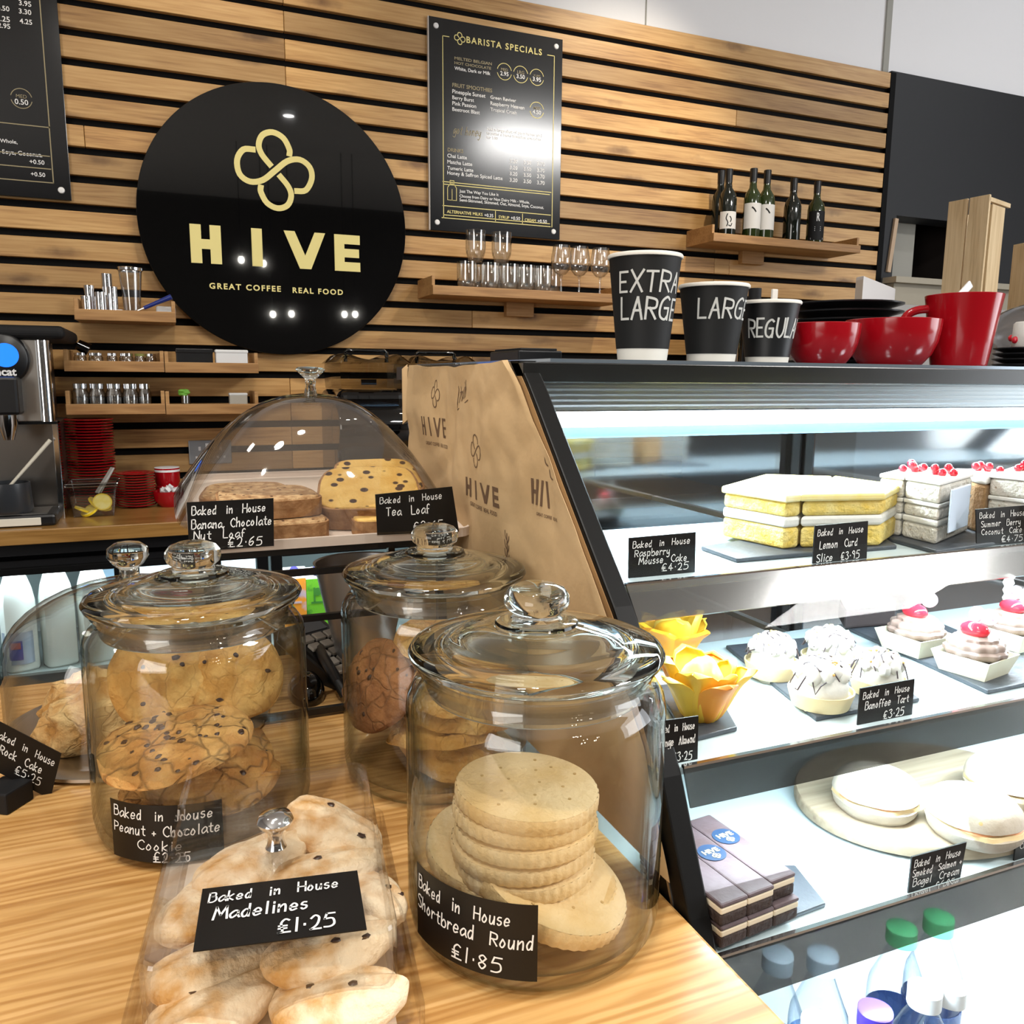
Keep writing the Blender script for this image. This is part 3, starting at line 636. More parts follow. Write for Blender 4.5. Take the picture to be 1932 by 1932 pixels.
# middle pair of shelves
S2 = 1.382+.0145
jm = thin('pot_glass', (.93, .93, .92), (.4, .4, .4), extra=.12)
for cx, r, lb in ((395, .013, 'small glass pot under the tipped black cup'), (625, .015, 'small glass pot second from the left on the pot shelf'), (860, .011, 'narrow small glass pot at the middle of the pot shelf'), (1070, .015, 'widest small glass pot, fourth on the pot shelf'), (1265, .011, 'small pot of green herbs on the pot shelf'), (1425, .012, 'small glass pot at the right end of the pot shelf')):
    t = thing('glass_pot', lb, 'pot', (at(100+cx/7.728, 675, Y=3.05).x, 3.05, S2), group='small glass pots on the tray shelf')
    MB().lathe([(0, 0), (r*1.2, 0), (r*1.5, .012), (r*1.45, .03), (r*1.2, .036), (r*1.25, .042), (r*1.15, .042), (r*1.1, .036), (r*1.35, .03), (r*1.4, .012), (0, .004)], 18).build('bowl', jm, t)
    MB().lathe([(r*1.28, .036), (r*1.34, .036), (r*1.34, .044), (0, .045)], 18).build('lid', M_CHROME if cx != 1265 else mat('herb_green', (.2, .2, .04), .6), t)
t = thing('black_cup', 'black cup with a white stripe tipped over on the glass pots', 'cup', at(157, 655, Y=3.06), (0, math.radians(118), 0))
MB().lathe([(0, -.018), (.017, -.018), (.021, .018), (.019, .018), (.015, -.015), (0, -.015)], 24).build('body', M_BGLOSS, t)
t = thing('black_box', 'flat black box on the tray shelf beneath the sign', 'box', (at(366, 660, Y=3.07).x, 3.07, S2))
MB().box(-.058, .058, -.03, .03, 0, .062).build('body', M_BSEMI, t, bevel=.003); MB().box(-.059, .059, -.031, .031, .048, .064).build('lid', M_BSEMI, t, bevel=.003)
t = thing('white_tub', 'white rectangular tub on the tray shelf beneath the sign', 'tub', (at(436, 668, Y=3.05).x, 3.05, S2))
MB().box(-.052, .052, -.028, .028, 0, .058).build('body', M_WPLAST, t, bevel=.004); MB().box(-.054, .054, -.03, .03, .05, .062).build('lid', M_WPLAST, t, bevel=.004)
# lower pair
S3 = 1.245+.0145
for cx, lb in ((490, 'lidded glass mason jar, leftmost of five'), (590, 'lidded glass mason jar, second from the left'), (693, 'lidded glass mason jar in the middle of five'), (793, 'lidded glass mason jar, fourth from the left'), (880, 'narrow lidded glass mason jar, rightmost of five')):
    r = .020 if cx < 850 else .016
    t = thing('mason_jar', lb, 'jar', (at(cx/3.22, 745, Y=3.05).x, 3.05, S3), group='mason jars on the tray shelf'); t.scale = (1.12, 1.12, 1.25)
    MB().lathe([(0, 0), (r, 0), (r*1.12, .004), (r*1.12, .042), (r*.9, .052), (r*.9, .058), (r*.84, .058), (r*.84, .05), (r*1.05, .041), (r*1.05, .005), (0, .003)], 20).build('body', jm, t)
    MB().lathe([(0, .003), (r*.98, .004), (r*.98, .03), (0, .031)], 18).build('contents', mat('jar_contents', (.11, .10, .09), .7), t)
    MB().lathe([(r*.97, .054), (r*.98, .066), (0, .067)], 20).build('lid', M_CHROME, t)
t = cyl_thing('water_glass', 'small glass holding a green leafy sprig on the lower right tray', 'glass', at(350, 745, Y=3.05).x, 3.05, S3, .015, .045, jm, n=16)
q = MB()
for k in range(6): q.lump(.012, .004, .006, k, .2, c=(random.uniform(-.012, .012), random.uniform(-.006, .006), .048+.006*(k % 3)), n=10, m=None)
q.build('leaves', mat('leaf_green', (.16, .42, .04), .5), t)
t = thing('white_tub', 'small off-white tub at the right end of the lower right tray', 'tub', (at(449, 745, Y=3.06).x, 3.06, S3))
MB().box(-.03, .03, -.02, .02, 0, .05).build('body', mat('frosted_tub', (.45, .42, .36), .5), t, bevel=.004); MB().box(-.031, .031, -.021, .021, .044, .053).build('lid', M_WPLAST, t, bevel=.003)

# twin socket
t = thing('socket', 'brushed steel double wall socket on the slats behind the domed stand', 'socket', (at(397, 853, Y=3.19).x, 3.199, at(397, 853, Y=3.19).z))
MB().box(-.073, .073, -.006, 0, -.043, .043).build('plate', mat('socket_steel', (.34, .36, .39), .35, metal=.6), t, bevel=.003)
for sx in (-.036, .036):
    q = MB(); q.box(sx-.004, sx+.004, -.0068, -.006, .006, .020); q.box(sx-.015, sx-.008, -.0068, -.006, -.022, -.014); q.box(sx+.008, sx+.015, -.0068, -.006, -.022, -.014)
    q.build('outlet', mat('socket_insert', (.7, .7, .72), .4), t)
for sx in (-.009, .009): MB().box(sx-.007, sx+.007, -.010, -.006, .014, .032).build('switch', M_WPLAST, t, bevel=.001)

# ------------------------------------------------------------------ back counter with fridges under it
CT = .945
bc = MB(); bc.box(-1.7, 2.05, 2.60, 3.199, CT-.042, CT)
tag(bc.build('back_worktop', M_WORKTOP, bevel=.003), 'long oak worktop along the slatted wall carrying the hot water boiler', 'worktop')
fr = thing('bottle_fridge', 'black glass-fronted fridge under the back worktop with milk and cartons inside', 'fridge', (0, 2.63, 0))
q = MB()
q.box(-1.7, 2.05, 0, .55, .82, CT-.043); q.box(-1.7, 2.05, .52, .55, 0, .82); q.box(-1.7, 2.05, 0, .55, 0, .12)
for x in (-1.7, 2.01): q.box(x, x+.04, 0, .52, .12, .82)
q.build('body', M_BSEMI, fr, bevel=.002)
q = MB(); q.box(-1.66, 2.01, .50, .519, .12, .819); q.box(-1.66, 2.01, .05, .5, .50, .508); q.build('liner', mat('fridge_grey', (.22, .28, .28), .5), fr)
MB().box(-1.7, 2.05, -.004, 0, .855, .868).build('trim_strip', M_BGLOSS, fr)
for a, b in ((-1.0, -.166), (-.099, .234), (.309, .80), (.86, 1.6)):
    q = MB(); z0, z1 = .14, .815
    for bx in ((a-.033, a, z0, z1+.02), (b, b+.033, z0, z1+.02), (a, b, z1, z1+.02), (a, b, z0-.02, z0)): q.box(bx[0], bx[1], -.018, .012, bx[2], bx[3])
    d = q.build('door_frame', M_BLACK, fr, bevel=.002)
    MB().box(a, b, -.006, -.002, z0, z1).build('pane', thin('fridge_pane', (.97, .98, .98), (.8, .85, .85)), d)
M_MILK = mat('milk_plastic', (.72, .80, .76), .35)
FS = .508
def milk(px, Y, label, tag_=False):
    t = thing('milk_bottle', label, 'milk bottle', (at(px, 1120, Y=Y).x, Y, FS), group='milk bottles in the fridge')
    t.scale = (.86, .86, 1.28)
    pr = [(0, 0), (.052, 0), (.058, .006), (.058, .16), (.050, .19), (.028, .235), (.021, .26), (.019, .28), (0, .28)]
    MB().lathe(pr, 24, flut=lambda a: 1/max(abs(math.cos(a)), abs(math.sin(a)))**.55*.93, m=Matrix.Rotation(.3, 4, 'Z')).build('body', M_MILK, t)
    MB().lathe([(.020, .268), (.024, .268), (.024, .29), (0, .29)], 18).build('cap', mat('milk_cap', (.03, .12, .5), .4), t)
    if tag_:
        fn = lambda u, v: (.0585*1.0*math.cos(-PI/2-.9+1.8*u), .062*math.sin(-PI/2-.9+1.8*u), .02+.075*v)
        l = MB().grid(12, 2, fn).build('label', mat('milk_label', (.30, .38, .48), .5), t)
        q = MB(); fn2 = lambda u, v: tuple(Vector(fn(u, v))+Vector((0, -.0015, 0)))
        q.grid(8, 1, lambda u, v: fn2(.25+.4*u, .15+.6*v)); q.build('blue_badge', mat('badge_blue', (.05, .06, .30), .5), l)
        q = MB(); fn3 = lambda u, v: tuple(Vector(fn(u, v))+Vector((0, -.003, 0)))
        q.grid(6, 1, lambda u, v: fn3(.3+.3*u, .5+.2*v)); q.build('red_badge', mat('badge_red', (.45, .08, .07), .5), l)
milk(30, 2.74, 'big milk bottle with blue badge label at the left edge of the fridge', True)
milk(105, 2.75, 'big pale milk bottle second from the left in the fridge')
milk(176, 2.75, 'big pale milk bottle right of the two in the left fridge door')
for px, lb in ((196, 'small milk bottle tucked behind the left fridge door edge'),):
    t = thing('milk_carton', 'blue and white carton standing behind the right-hand milk bottle', 'carton', (at(200, 1100, Y=2.95).x, 2.95, FS)); MB().box(-.05, .05, -.04, .04, 0, .31).build('body', mat('pale_blue_card', (.45, .66, .85), .5), t, bevel=.004); MB().box(-.04, .04, -.006, .006, .31, .325).build('top_seam', M_WPLAST, t)
for i, px in enumerate((285, 330, 420, 460)):
    t = thing('milk_carton', ('white carton behind the knob of the rock cake dome', 'white carton left of the front left cookie jar knob', 'pale carton right of the front left cookie jar knob', 'pale carton nearest the black fridge pillar')[i], 'carton', (at(px, 1080, Y=2.85).x, 2.85, FS), group='pale cartons in the middle fridge')
    MB().box(-.036, .036, -.036, .036, 0, .27).build('body', mat('pale_card', (.62, .74, .80), .5), t, bevel=.003); MB().prism([(-.036, .27), (.036, .27), (0, .30)], -.036, .036, m=Matrix.Rotation(PI/2, 4, 'X')).build('gable', M_WPLAST, t)
M_CAPP = mat('purple_cap', (.02, .015, .13), .4)
def carton(px, Y, label, col, c2, dec=True):
    p = at(px, 1076, Y=Y)
    t = thing('drink_carton', label, 'carton', (p.x, Y, FS), group='plant milk cartons in the right fridge')
    w = .0355; z1 = p.z-FS
    mm = mat('carton_'+str(px), col, .4, c2=c2, ns=22, ramp=(.5, .62))
    MB().box(-w, w, -w, w, 0, z1-.02).build('body', mm, t, bevel=.002)
    MB().add([(-w, -w, z1-.02), (w, -w, z1-.02), (w, w, z1-.02), (-w, w, z1-.02), (-w, 0, z1+.012), (w, 0, z1+.012)], [(0, 1, 5, 4), (2, 3, 4, 5), (0, 4, 3), (1, 2, 5)]).build('gable_top', M_WHITE, t)
    MB().lathe([(0, 0), (.0145, 0), (.0145, .016), (0, .016)], 18, m=Matrix.Translation((0, -.016, z1-.004)) @ Matrix.Rotation(.7, 4, 'X')).build('cap', M_CAPP, t)
    q = MB(); q.lathe([(0, 0), (.014, 0), (.014, .0005), (0, .0005)], 18, m=Matrix.Translation((.002, -w-.0006, z1-.065)) @ rot90)
    q.box(-.02, .02, -w-.001, -w, z1-.105, z1-.098); q.box(-.012, -.006, -w-.001, -w, z1-.10, z1-.05); q.build('print', mat('carton_print_'+str(px), c2, .5), t)
carton(553, 2.76, 'orange plant milk carton in the front row of the fridge', (.80, .30, .03), (.55, .42, .45))
carton(594, 2.76, 'green plant milk carton with a P shape between orange and blue cartons', (.16, .50, .03), (.05, .22, .03))
carton(637, 2.76, 'blue plant milk carton with red berries beside the green one', (.16, .34, .80), (.35, .06, .12))
carton(556, 2.90, 'orange carton standing behind the front orange carton', (.80, .30, .03), (.55, .42, .45))
carton(596, 2.90, 'green carton standing behind the front green carton', (.16, .50, .03), (.05, .22, .03))
carton(640, 2.90, 'blue carton standing behind the front blue carton', (.16, .34, .80), (.35, .06, .12))

# hot water boiler
wbx = thing('water_boiler', 'steel hot water boiler with round blue display on the back worktop', 'boiler', (-.30, 2.74, CT))
q = MB(); q.box(-.46, -.03, -.01, .36, .29, .525); q.build('tank', M_STEEL, wbx, bevel=.004)
MB().lathe([(0, .29), (.022, .29), (.022, .522), (0, .522)], 24, c=(-.022, .012)).build('corner_column', M_CHROME, wbx)
MB().box(-.50, .045, -.03, .36, .524, .562).build('lid', M_BMATT, wbx, bevel=.016, seg=4)
q = MB(); q.box(-.46, -.002, .07, .36, .0, .288); q.build('splash_back', mat('dark_steel', (.30, .28, .26), .28, metal=1), wbx, bevel=.003)
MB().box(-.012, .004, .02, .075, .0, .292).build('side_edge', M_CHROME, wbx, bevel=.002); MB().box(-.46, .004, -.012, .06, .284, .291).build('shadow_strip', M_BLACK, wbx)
q = MB(); q.box(-.46, -.008, -.09, .07, .0, .034); dt = q.build('drip_tray', M_BSEMI, wbx, bevel=.008)
MB().box(-.46, -.045, -.0935, -.0895, .004, .026).build('label_strip', mat('cream_strip', (.72, .68, .58), .4), dt, bevel=.002)
MB().box(-.44, -.03, -.08, .05, .034, .037).build('grille', M_STEEL, dt)
dc = at(8, 676, Y=2.72)-Vector((-.30, 2.74, CT))
q = MB(); n = 40
q.lathe([(0, 0), (.062, 0), (.062, .018), (.056, .024), (0, .024)], n, m=Matrix.Translation((dc.x, -.008, dc.z)) @ rot90, sy=1.12); dp = q.build('display_housing', M_BSEMI, wbx)
bcx = at(9, 670, Y=2.70)-Vector((-.30, 2.74, CT))
MB().lathe([(0, 0), (.033, 0), (.033, .003), (0, .003)], 32, m=Matrix.Translation((bcx.x, -.0315, bcx.z)) @ rot90).build('screen', mat('blue_screen', (.01, .16, .9), .3, emit=1.2), dp)
q = MB(); a = at(-26, 708, Y=2.70)-Vector((-.30, 2.74, CT)); b_ = at(31, 707, Y=2.70)-Vector((-.30, 2.74, CT))
ftext(q, 'Lincat', a.x, a.z, b_.x-a.x, lambda u, v: (u, -.0335, v), .03); q.build('lettering', M_WHITE, dp)
tp = at(8, 745, Y=2.68)-Vector((-.30, 2.74, CT))
MB().box(tp.x-.045, tp.x+.038, -.09, -.005, tp.z-.055, tp.z+.05).build('tap', M_BSEMI, wbx, bevel=.008)
MB().lathe([(0, -.125), (.014, -.125), (.026, -.085), (.028, -.05), (0, -.05)], 24, c=(tp.x, -.05), m=Matrix.Translation((0, 0, tp.z))).build('spout', M_CHROME, wbx)
j = at(15, 950, Y=2.69)
jg = thing('black_jug', 'dark grey jug standing on the boiler drip tray', 'jug', (j.x, 2.70, CT+.038))
MB().lathe([(0, 0), (.055, 0), (.062, .01), (.058, .085), (.055, .085), (.058, .012), (0, .006)], 32).build('body', mat('jug_charcoal', (.03, .033, .038), .3), jg)
MB().tube([(-.058, 0, .07), (-.085, 0, .065), (-.085, 0, .03), (-.06, 0, .02)], .006).build('handle', M_BMATT, jg)
t = thing('stirring_spoon', 'pale long-handled spoon leaning out of the dark jug', 'spoon', (0, 0, 0)); a = at(36, 897, Y=2.70); b = at(95, 830, Y=2.72)
MB().tube([a+(a-b)*.45, a, b], [.004, .0045, .006], 8).build('handle', mat('cream_handle', (.62, .58, .48), .4), t); MB().lump(.012, .012, .005, 1, c=tuple(a+(a-b)*.5)).build('bowl', M_STEEL, t)

# red saucers, ramekins, lemons
sau = thing('saucer', 'red saucer in the middle of the tall stack beside the boiler', 'saucer', group='red saucers in the tall stack')
MB().lathe([(0, .0), (.035, 0), (.040, .003), (.072, .0075), (.073, .0095), (.071, .0105), (.040, .006), (.034, .004), (0, .004)], 40).build('plate', M_RED, sau)
px_ = at(174, 900, Y=3.0); N1 = 31
for k in range(N1):
    o = sau if k == 0 else copy_tree(sau); o.location = (px_.x+random.uniform(-.002, .002)+(.004 if k < 9 else 0), 3.0, CT+k*.0092)
    if k == 0: o['label'] = 'lowest red saucer of the tall stack beside the boiler'
    if k == N1-1: o['label'] = 'topmost red saucer of the tall stack beside the boiler'
px_ = at(257, 925, Y=2.96)
for k in range(13):
    o = copy_tree(sau); o.location = (px_.x+random.uniform(-.001, .001), 2.96, CT+k*.0086); o.scale = (.82, .82, .93)
    o['group'] = 'red saucers in the short stack'; o['label'] = 'lowest red saucer of the short stack' if k == 0 else 'topmost red saucer of the short stack' if k == 12 else 'red saucer in the middle of the short stack right of the lemon tub'
p = at(316, 902, Y=3.02)
t = thing('ramekin', 'red ramekin upturned behind the sugar bowl', 'ramekin', (p.x, 3.02, CT+.06)); MB().lathe([(0, 0), (.036, 0), (.040, .012), (.040, .058), (.036, .06), (0, .06)], 32).build('bowl', M_RED, t)
MB().lathe([(.0395, .045), (.0405, .046), (.0395, .060), (.030, .061), (0, .061)], 32).build('rim', M_WPLAST, t)
t = thing('ramekin', 'red ramekin standing under the upturned one', 'ramekin', (p.x, 3.02, CT)); MB().lathe([(0, 0), (.036, 0), (.040, .012), (.040, .058), (.036, .06), (0, .059)], 32).build('bowl', M_RED, t)
p = at(321, 940, Y=2.93)
t = thing('sugar_bowl', 'small red bowl heaped with white sugar lumps', 'bowl', (p.x, 2.93, CT)); MB().lathe([(0, 0), (.030, 0), (.048, .022), (.052, .052), (.049, .052), (.044, .024), (0, .006)], 36).build('bowl', M_RED, t)
q = MB()
for k in range(16):
    a = random.uniform(0, 6.28); r = random.uniform(0, .034); q.box(-.008, .008, -.006, .006, -.006, .006, m=Matrix.Translation((r*math.cos(a), r*math.sin(a), .050+.018*(1-r/.034)*random.random())) @ Euler((random.random()*3, random.random()*3, 0)).to_matrix().to_4x4())
q.build('sugar_lumps', M_WPLAST, t)
p = at(180, 968, Y=2.83)
t = thing('lemon_tub', 'clear square tub of lemon slices in front of the red saucers', 'tub', (p.x, 2.83, CT))
q = MB()
w0, w1, h = .055, .068, .105
vs = [(sx*w, sy*w, z) for w, z in ((w0, .001), (w1, h), (w1-.003, h), (w0-.003, .004)) for sx, sy in ((-1, -1), (1, -1), (1, 1), (-1, 1))]
q.add(vs, [(3, 2, 1, 0)]+[(r*4+i, r*4+(i+1) % 4, r*4+4+(i+1) % 4, r*4+4+i) for r in range(3) for i in range(4)]+[(12, 13, 14, 15)])
q.build('tub', thin('tub_plastic', (.92, .92, .9), (.6, .6, .58), rough=.08, extra=.06), t, bevel=.004)
q = MB(); q.box(-.072, .072, -.072, -.064, h-.012, h); q.box(-.072, .072, .064, .072, h-.012, h); q.box(-.072, -.064, -.064, .064, h-.012, h); q.box(.064, .072, -.064, .064, h-.012, h); q.build('rim', thin('rim_plastic', (.8, .8, .78), (.6, .6, .6), extra=.15), t, bevel=.003)
M_LEM = mat('lemon_flesh', (.85, .68, .10), .4, c2=(.9, .8, .30), ns=40); M_LEMR = mat('lemon_rind', (.80, .58, .02), .4)
for k in range(7):
    s_ = thing('lemon_slice', ('lemon slice leaning at the right in the clear tub', 'pale lemon slice uppermost in the clear tub', 'lemon slice flat at the left of the clear tub', 'lemon slice in the middle of the clear tub', 'lemon slice against the back of the clear tub', 'lemon slice at the bottom front of the clear tub', 'lemon slice low at the right of the clear tub')[k], 'lemon slice',
               (p.x+(.024, .005, -.028, .0, .012, -.012, .02)[k], 2.83+(-.036, -.02, -.03, .01, .03, -.037, .0)[k], CT+(.042, .035, .02, .02, .035, .018, .02)[k]), ((1.1, .8, .35, .5, .9, .6, .2)[k], (.4, .3, -.2, .1, .3, -.1, .1)[k], k*1.1), 'lemon slices in the clear tub')
    MB().lathe([(0, -.003), (.024, -.003), (.024, .003), (0, .003)], 28).build('flesh', M_LEM, s_); MB().lathe([(.0235, -.0034), (.027, -.003), (.027, .003), (.0235, .0034)], 28).build('rind', M_LEMR, s_)
t = thing('tongs', 'clear plastic tongs leaning out of the lemon tub', 'tongs', (0, 0, 0)); a = at(183, 930, Y=2.83); b = at(212, 883, Y=2.86)
MB().bar(a, b, .016, .005).build('arm', mat('grey_tongs', (.36, .35, .33), .3), t); MB().bar(a+Vector((.006, .01, 0)), b+Vector((.0, .012, 0)), .016, .004).build('arm', mat('grey_tongs', (.36, .35, .33), .3), t)

# twin slush machines behind the paper bags
def slush(x, y, s, label):
    t = thing('drinks_dispenser', label, 'drinks dispenser', (x, y, CT), group='black drinks dispensers on the back worktop'); W = .125
    MB().box(-W, W-.02, -.16, .18, 0, .385).build('body', M_BGLOSS, t, bevel=.03, seg=4)
    MB().lathe([(0, -W-.004), (.075, -W-.004), (.08, -W+.004), (.08, W-.03), (.07, W-.01), (0, W-.008)], 40, m=Matrix.Translation((0, -.12, .26)) @ Matrix.Rotation(PI/2, 4, 'Y')).build('barrel', M_BGLOSS, t)
    def hop(u, v):
        a = 2*PI*u; k = 1/max(abs(math.cos(a)), abs(math.sin(a)))**.8; w = (W-.005)*(1+.06*math.sin(v*PI*.5)-.05*v*v)
        return (w*math.cos(a)*k*.98, .16*math.sin(a)*k*.98, .386+.085*v)
    MB().grid(48, 8, hop).build('hopper', M_TINTED, t)
    def lid(u, v):
        a = 2*PI*u; k = 1/max(abs(math.cos(a)), abs(math.sin(a)))**.8; r = 1-v; x_ = (W+.004)*math.cos(a)*k*r; y_ = .166*math.sin(a)*k*r
        return (x_, y_, .471+.030*min(1, v*4)*(.35+.65*min(1, abs(x_)/(W*.62))**2))
    MB().grid(48, 14, lid).build('lid', M_TINTED, t)
    MB().tube([(-.07, -.02, .475), (-.07, -.02, .508), (-.064, -.02, .513), (.064, -.02, .513), (.07, -.02, .508), (.07, -.02, .475)], .0065, 10).build('handle', M_BGLOSS, t)
    MB().box(-.05, .0, -.165, -.162, .40, .418).build('badge', M_BGLOSS, t)
    MB().tube([(W-.012, -.155, .0), (W-.012, -.155, .36)], .006, 8).build('pipe', M_STEEL, t)
slush(.635, 2.85, 1, 'black drinks dispenser with smoked hopper behind the domed stand')
slush(.905, 2.93, 1, 'black drinks dispenser with smoked hopper mostly behind the paper bags')

# ------------------------------------------------------------------ right end: crates, white box, sideboard
C = at(1868, 366, Y=2.3); A = at(1790, 381, Z=C.z); B = at(1907, 380, Z=C.z); zb = 1.62
q = MB(); sbx = MB()
sb = sbx.box(2.1, 4.6, 2.1, 3.10, 0, zb).build('sideboard', mat('sideboard_grey', (.26, .25, .24), .6), bevel=.004); tag(sb, 'grey sideboard behind the counter carrying the wooden crates', 'sideboard')
def crate(C, A, B, label):
    t = thing('wooden_crate', label, 'crate', (C.x, C.y, zb), group='wooden crates standing on end'); H = C.z-zb
    a = Vector((A.x-C.x, A.y-C.y, 0)); b = Vector((B.x-C.x, B.y-C.y, 0)); n_a = b.normalized(); n_b = a.normalized(); th = .014
    def plank(o, d, n, s0, s1, z0, z1, name='plank'):
        p0 = o+d*s0; p1 = o+d*s1; vs = [p0, p1, p1+n*th, p0+n*th]
        MB().prism([(v.x, v.y) for v in vs], z0, z1).build(name, M_CRATE, t, bevel=.0015)
    for s0, s1 in ((0.0, .475), (.525, 1.0)): plank(Vector(), a, n_a, s0, s1, 0, H)
    plank(Vector((0, 0, 0))+n_a*th*2.2, b, n_b, .02, .62, 0, H-.03)
    plank(a, b, n_b*-1, .05, .6, 0, H-.03); plank(a, b, n_b*-1, .66, 1.0, 0, H-.03)
    bb = b*1.0
    vs = [n_a*.002, a+n_a*.002, a+bb, bb]; MB().prism([(v.x, v.y) for v in vs], 0, .02).build('end_board', M_CRATE, t)
    vs = [n_a*.002, a*.10+n_a*.002, a*.06+bb*1.02, bb*1.02]; MB().prism([(v.x, v.y) for v in vs], H-.024, H-.008).build('end_board', M_CRATE, t, bevel=.001)
crate(C, A, B, 'pale wooden crate standing on end against the dark wall')
C2 = at(1990, 446, Y=2.25); A2 = at(1912, 462, Z=C2.z); B2 = at(2030, 462, Z=C2.z)
crate(C2, A2, B2, 'lower wooden crate at the right edge of the photo')
C3 = at(1630, 520, Y=2.25); A3 = at(1615, 523, Z=C3.z); D3 = at(1690, 544, Z=C3.z)
t = thing('white_box', 'white upright box behind the stacked black plates', 'box', (C3.x, C3.y, zb))
e = Vector((D3.x-C3.x, D3.y-C3.y, 0)); n_ = Vector((A3.x-C3.x, A3.y-C3.y, 0))
vs = [Vector(), e, e+n_, n_]; MB().prism([(v.x, v.y) for v in vs], 0, C3.z-zb).build('carcass', mat('white_card', (.72, .70, .70), .5), t, bevel=.004)
MB().prism([(v.x, v.y) for v in [n_*.02-e*.004, n_*.9-e*.004, n_*.9, n_*.02]], .01, C3.z-zb-.012).build('end_face', mat('cream_card', (.62, .56, .50), .5), t)

# ------------------------------------------------------------------ front counter
CZ = 1.016
fc = thing('front_counter', 'pine topped front counter with stripy grain carrying the glass jars', 'counter', (0, 0, 0))
MB().box(-1.4, .3015, .12, 1.06, CZ-.04, CZ).build('counter_top', M_COUNTER, fc, bevel=.003)
MB().box(-1.38, .28, .16, 1.02, 0, CZ-.041).build('base', M_BSEMI, fc)

# ------------------------------------------------------------------ price cards
def bilin(c): return lambda u, v: (c[3]*(1-u)+c[2]*u)*(1-v)+(c[0]*(1-u)+c[1]*u)*v
def card(label, px, lines, Y=None, Z=None, sleeve=0, nrm=None, parent=None, name='price_card', hw=.055, foot=None):
    """px: the photo's TL, TR, BR, BL corners laid on the card's own plane."""
    c = [at(*p, Y=Y, Z=Z) for p in px]; n = (c[1]-c[0]).cross(c[3]-c[0]).normalized()
    if n.dot(EYE-c[0]) < 0: n = -n
    o0 = (c[2]+c[3])/2
    t = thing(name, label, 'price card', o0, group='handwritten chalkboard price cards') if parent is None else None
    c = [p-o0 for p in c] if parent is None else c
    q = MB(); b = [p-n*.0012 for p in c]
    q.add(c+b, [(0, 3, 2, 1), (4, 5, 6, 7), (0, 1, 5, 4), (1, 2, 6, 5), (2, 3, 7, 6), (3, 0, 4, 7)])
    k = q.build('card' if parent is None else name, M_CARD, t or parent)
    W = (c[1]-c[0]).length; H = (c[3]-c[0]).length; f = bilin(c)
    fn = lambda x, y: f(x/W, y/H)+n*.0005
    q = MB()
    for s, u0, u1, v, hh in lines: write(q, s, u0*W, v*H, hh*H, fn, hh*H*hw, (u1-u0)*W)
    q.build('handwriting', M_CHALK, k)
    if foot:
        m = (c[2]+c[3])/2; q = MB(); q.bar(c[3]-n*.0015+Vector((0, 0, .001)), c[2]-n*.0015+Vector((0, 0, .001)), .004, .004); q.build('clip', M_ACRYL, k)
    return t
card('banana chocolate nut loaf price card in front of the loaf dome', [(352, 948), (516, 940), (517, 1030), (357, 1042)],
     [('Baked  in  House', .05, .90, .74, .17), ('Banana, Chocolate', .04, .97, .46, .18), ('Nut  Loaf', .06, .65, .24, .17), ('£2.65', .45, .85, .05, .18)], Y=.815, foot=1)
card('tea loaf price card at the right of the loaf dome', [(708, 933), (853, 918), (866, 1003), (712, 1010)],
     [('Baked  in  House', .05, .84, .76, .15), ('Tea  Loaf', .12, .66, .46, .20), ('£2.65', .44, .80, .10, .18)], Y=.815, foot=1)
t = card('rock cake price card tilted in a black block holder at the left edge', [(-8, 1358), (116, 1422), (95, 1508), (-29, 1444)],
     [('Baked  in  House', .03, .93, .68, .16), ('Rock  Cake', .15, .78, .40, .18), ('£5.25', .42, .80, .16, .17)], Y=.762)
p = at(12, 1519, Z=CZ)
t = thing('card_holder', 'black wooden block holding the rock cake price card', 'card holder', (p.x, p.y, CZ), (0, 0, -.6))
MB().box(-.0145, .0145, -.0145, .0145, 0, .018).build('block', M_BMATT, t, bevel=.0015)

# ------------------------------------------------------------------ glass storage jars
M_SEAL = thin('clear_seal', (.80, .78, .76), (.62, .60, .58), rough=.25, extra=.12)
def jar(label, x, y, loc_label=None):
    t = thing('storage_jar', label, 'jar', (x, y, CZ), group='glass storage jars of cookies')
    r = .083; w = .0032
    out = [(0, 0), (.070, 0), (.077, .002), (.0812, .009), (r, .02), (r, .150), (.0815, .158), (.077, .165), (.0735, .169), (.0735, .173), (.076, .176), (.076, .179)]
    inn = [(.0725, .179), (.0705, .173), (.0705, .168), (.0745, .161), (.0785, .154), (r-w, .148), (r-w, .022), (.077, .012), (.070, .0085), (0, .0085)]
    MB().lathe(out+inn, 72).build('glass_body', M_GLASS, t)
    lid = [(0, .1985), (.0220, .1980), (.0300, .1968), (.0450, .1932), (.0535, .1888), (.0590, .1862), (.0640, .1830), (.0655, .1755), (.0665, .1600), (.0685, .1595), (.0695, .1610), (.0700, .1795), (.0770, .1795), (.0800, .1815), (.0812, .1845), (.0795, .1875), (.0755, .1890), (.0640, .1896), (.0580, .1905), (.0550, .1918), (.0530, .1936), (.045, .1972), (.0300, .2008), (.0265, .2016), (.0258, .2034), (.0225, .2042), (0, .2042)]
    kb = [(0, .2042), (.0165, .2046), (.0145, .2060), (.0160, .2084), (.0196, .2116), (.0210, .2156), (.0203, .2200), (.0172, .2240), (.0105, .2266), (0, .2274)]
    L2 = MB().lathe(lid, 72).build('glass_lid', M_SOLID, t)
    MB().lathe([(0, .2036)]+kb[1:], 48).build('knob', M_SOLID, L2)
    MB().lathe([(.0672, .1625), (.0702, .1630), (.0702, .1735), (.0672, .1740), (.0672, .1625)], 64).build('seal_ring', M_SEAL, L2)
    return t, r
J1 = (.2095, .463); J2 = (.013, .679); J3 = (.2130, .691)
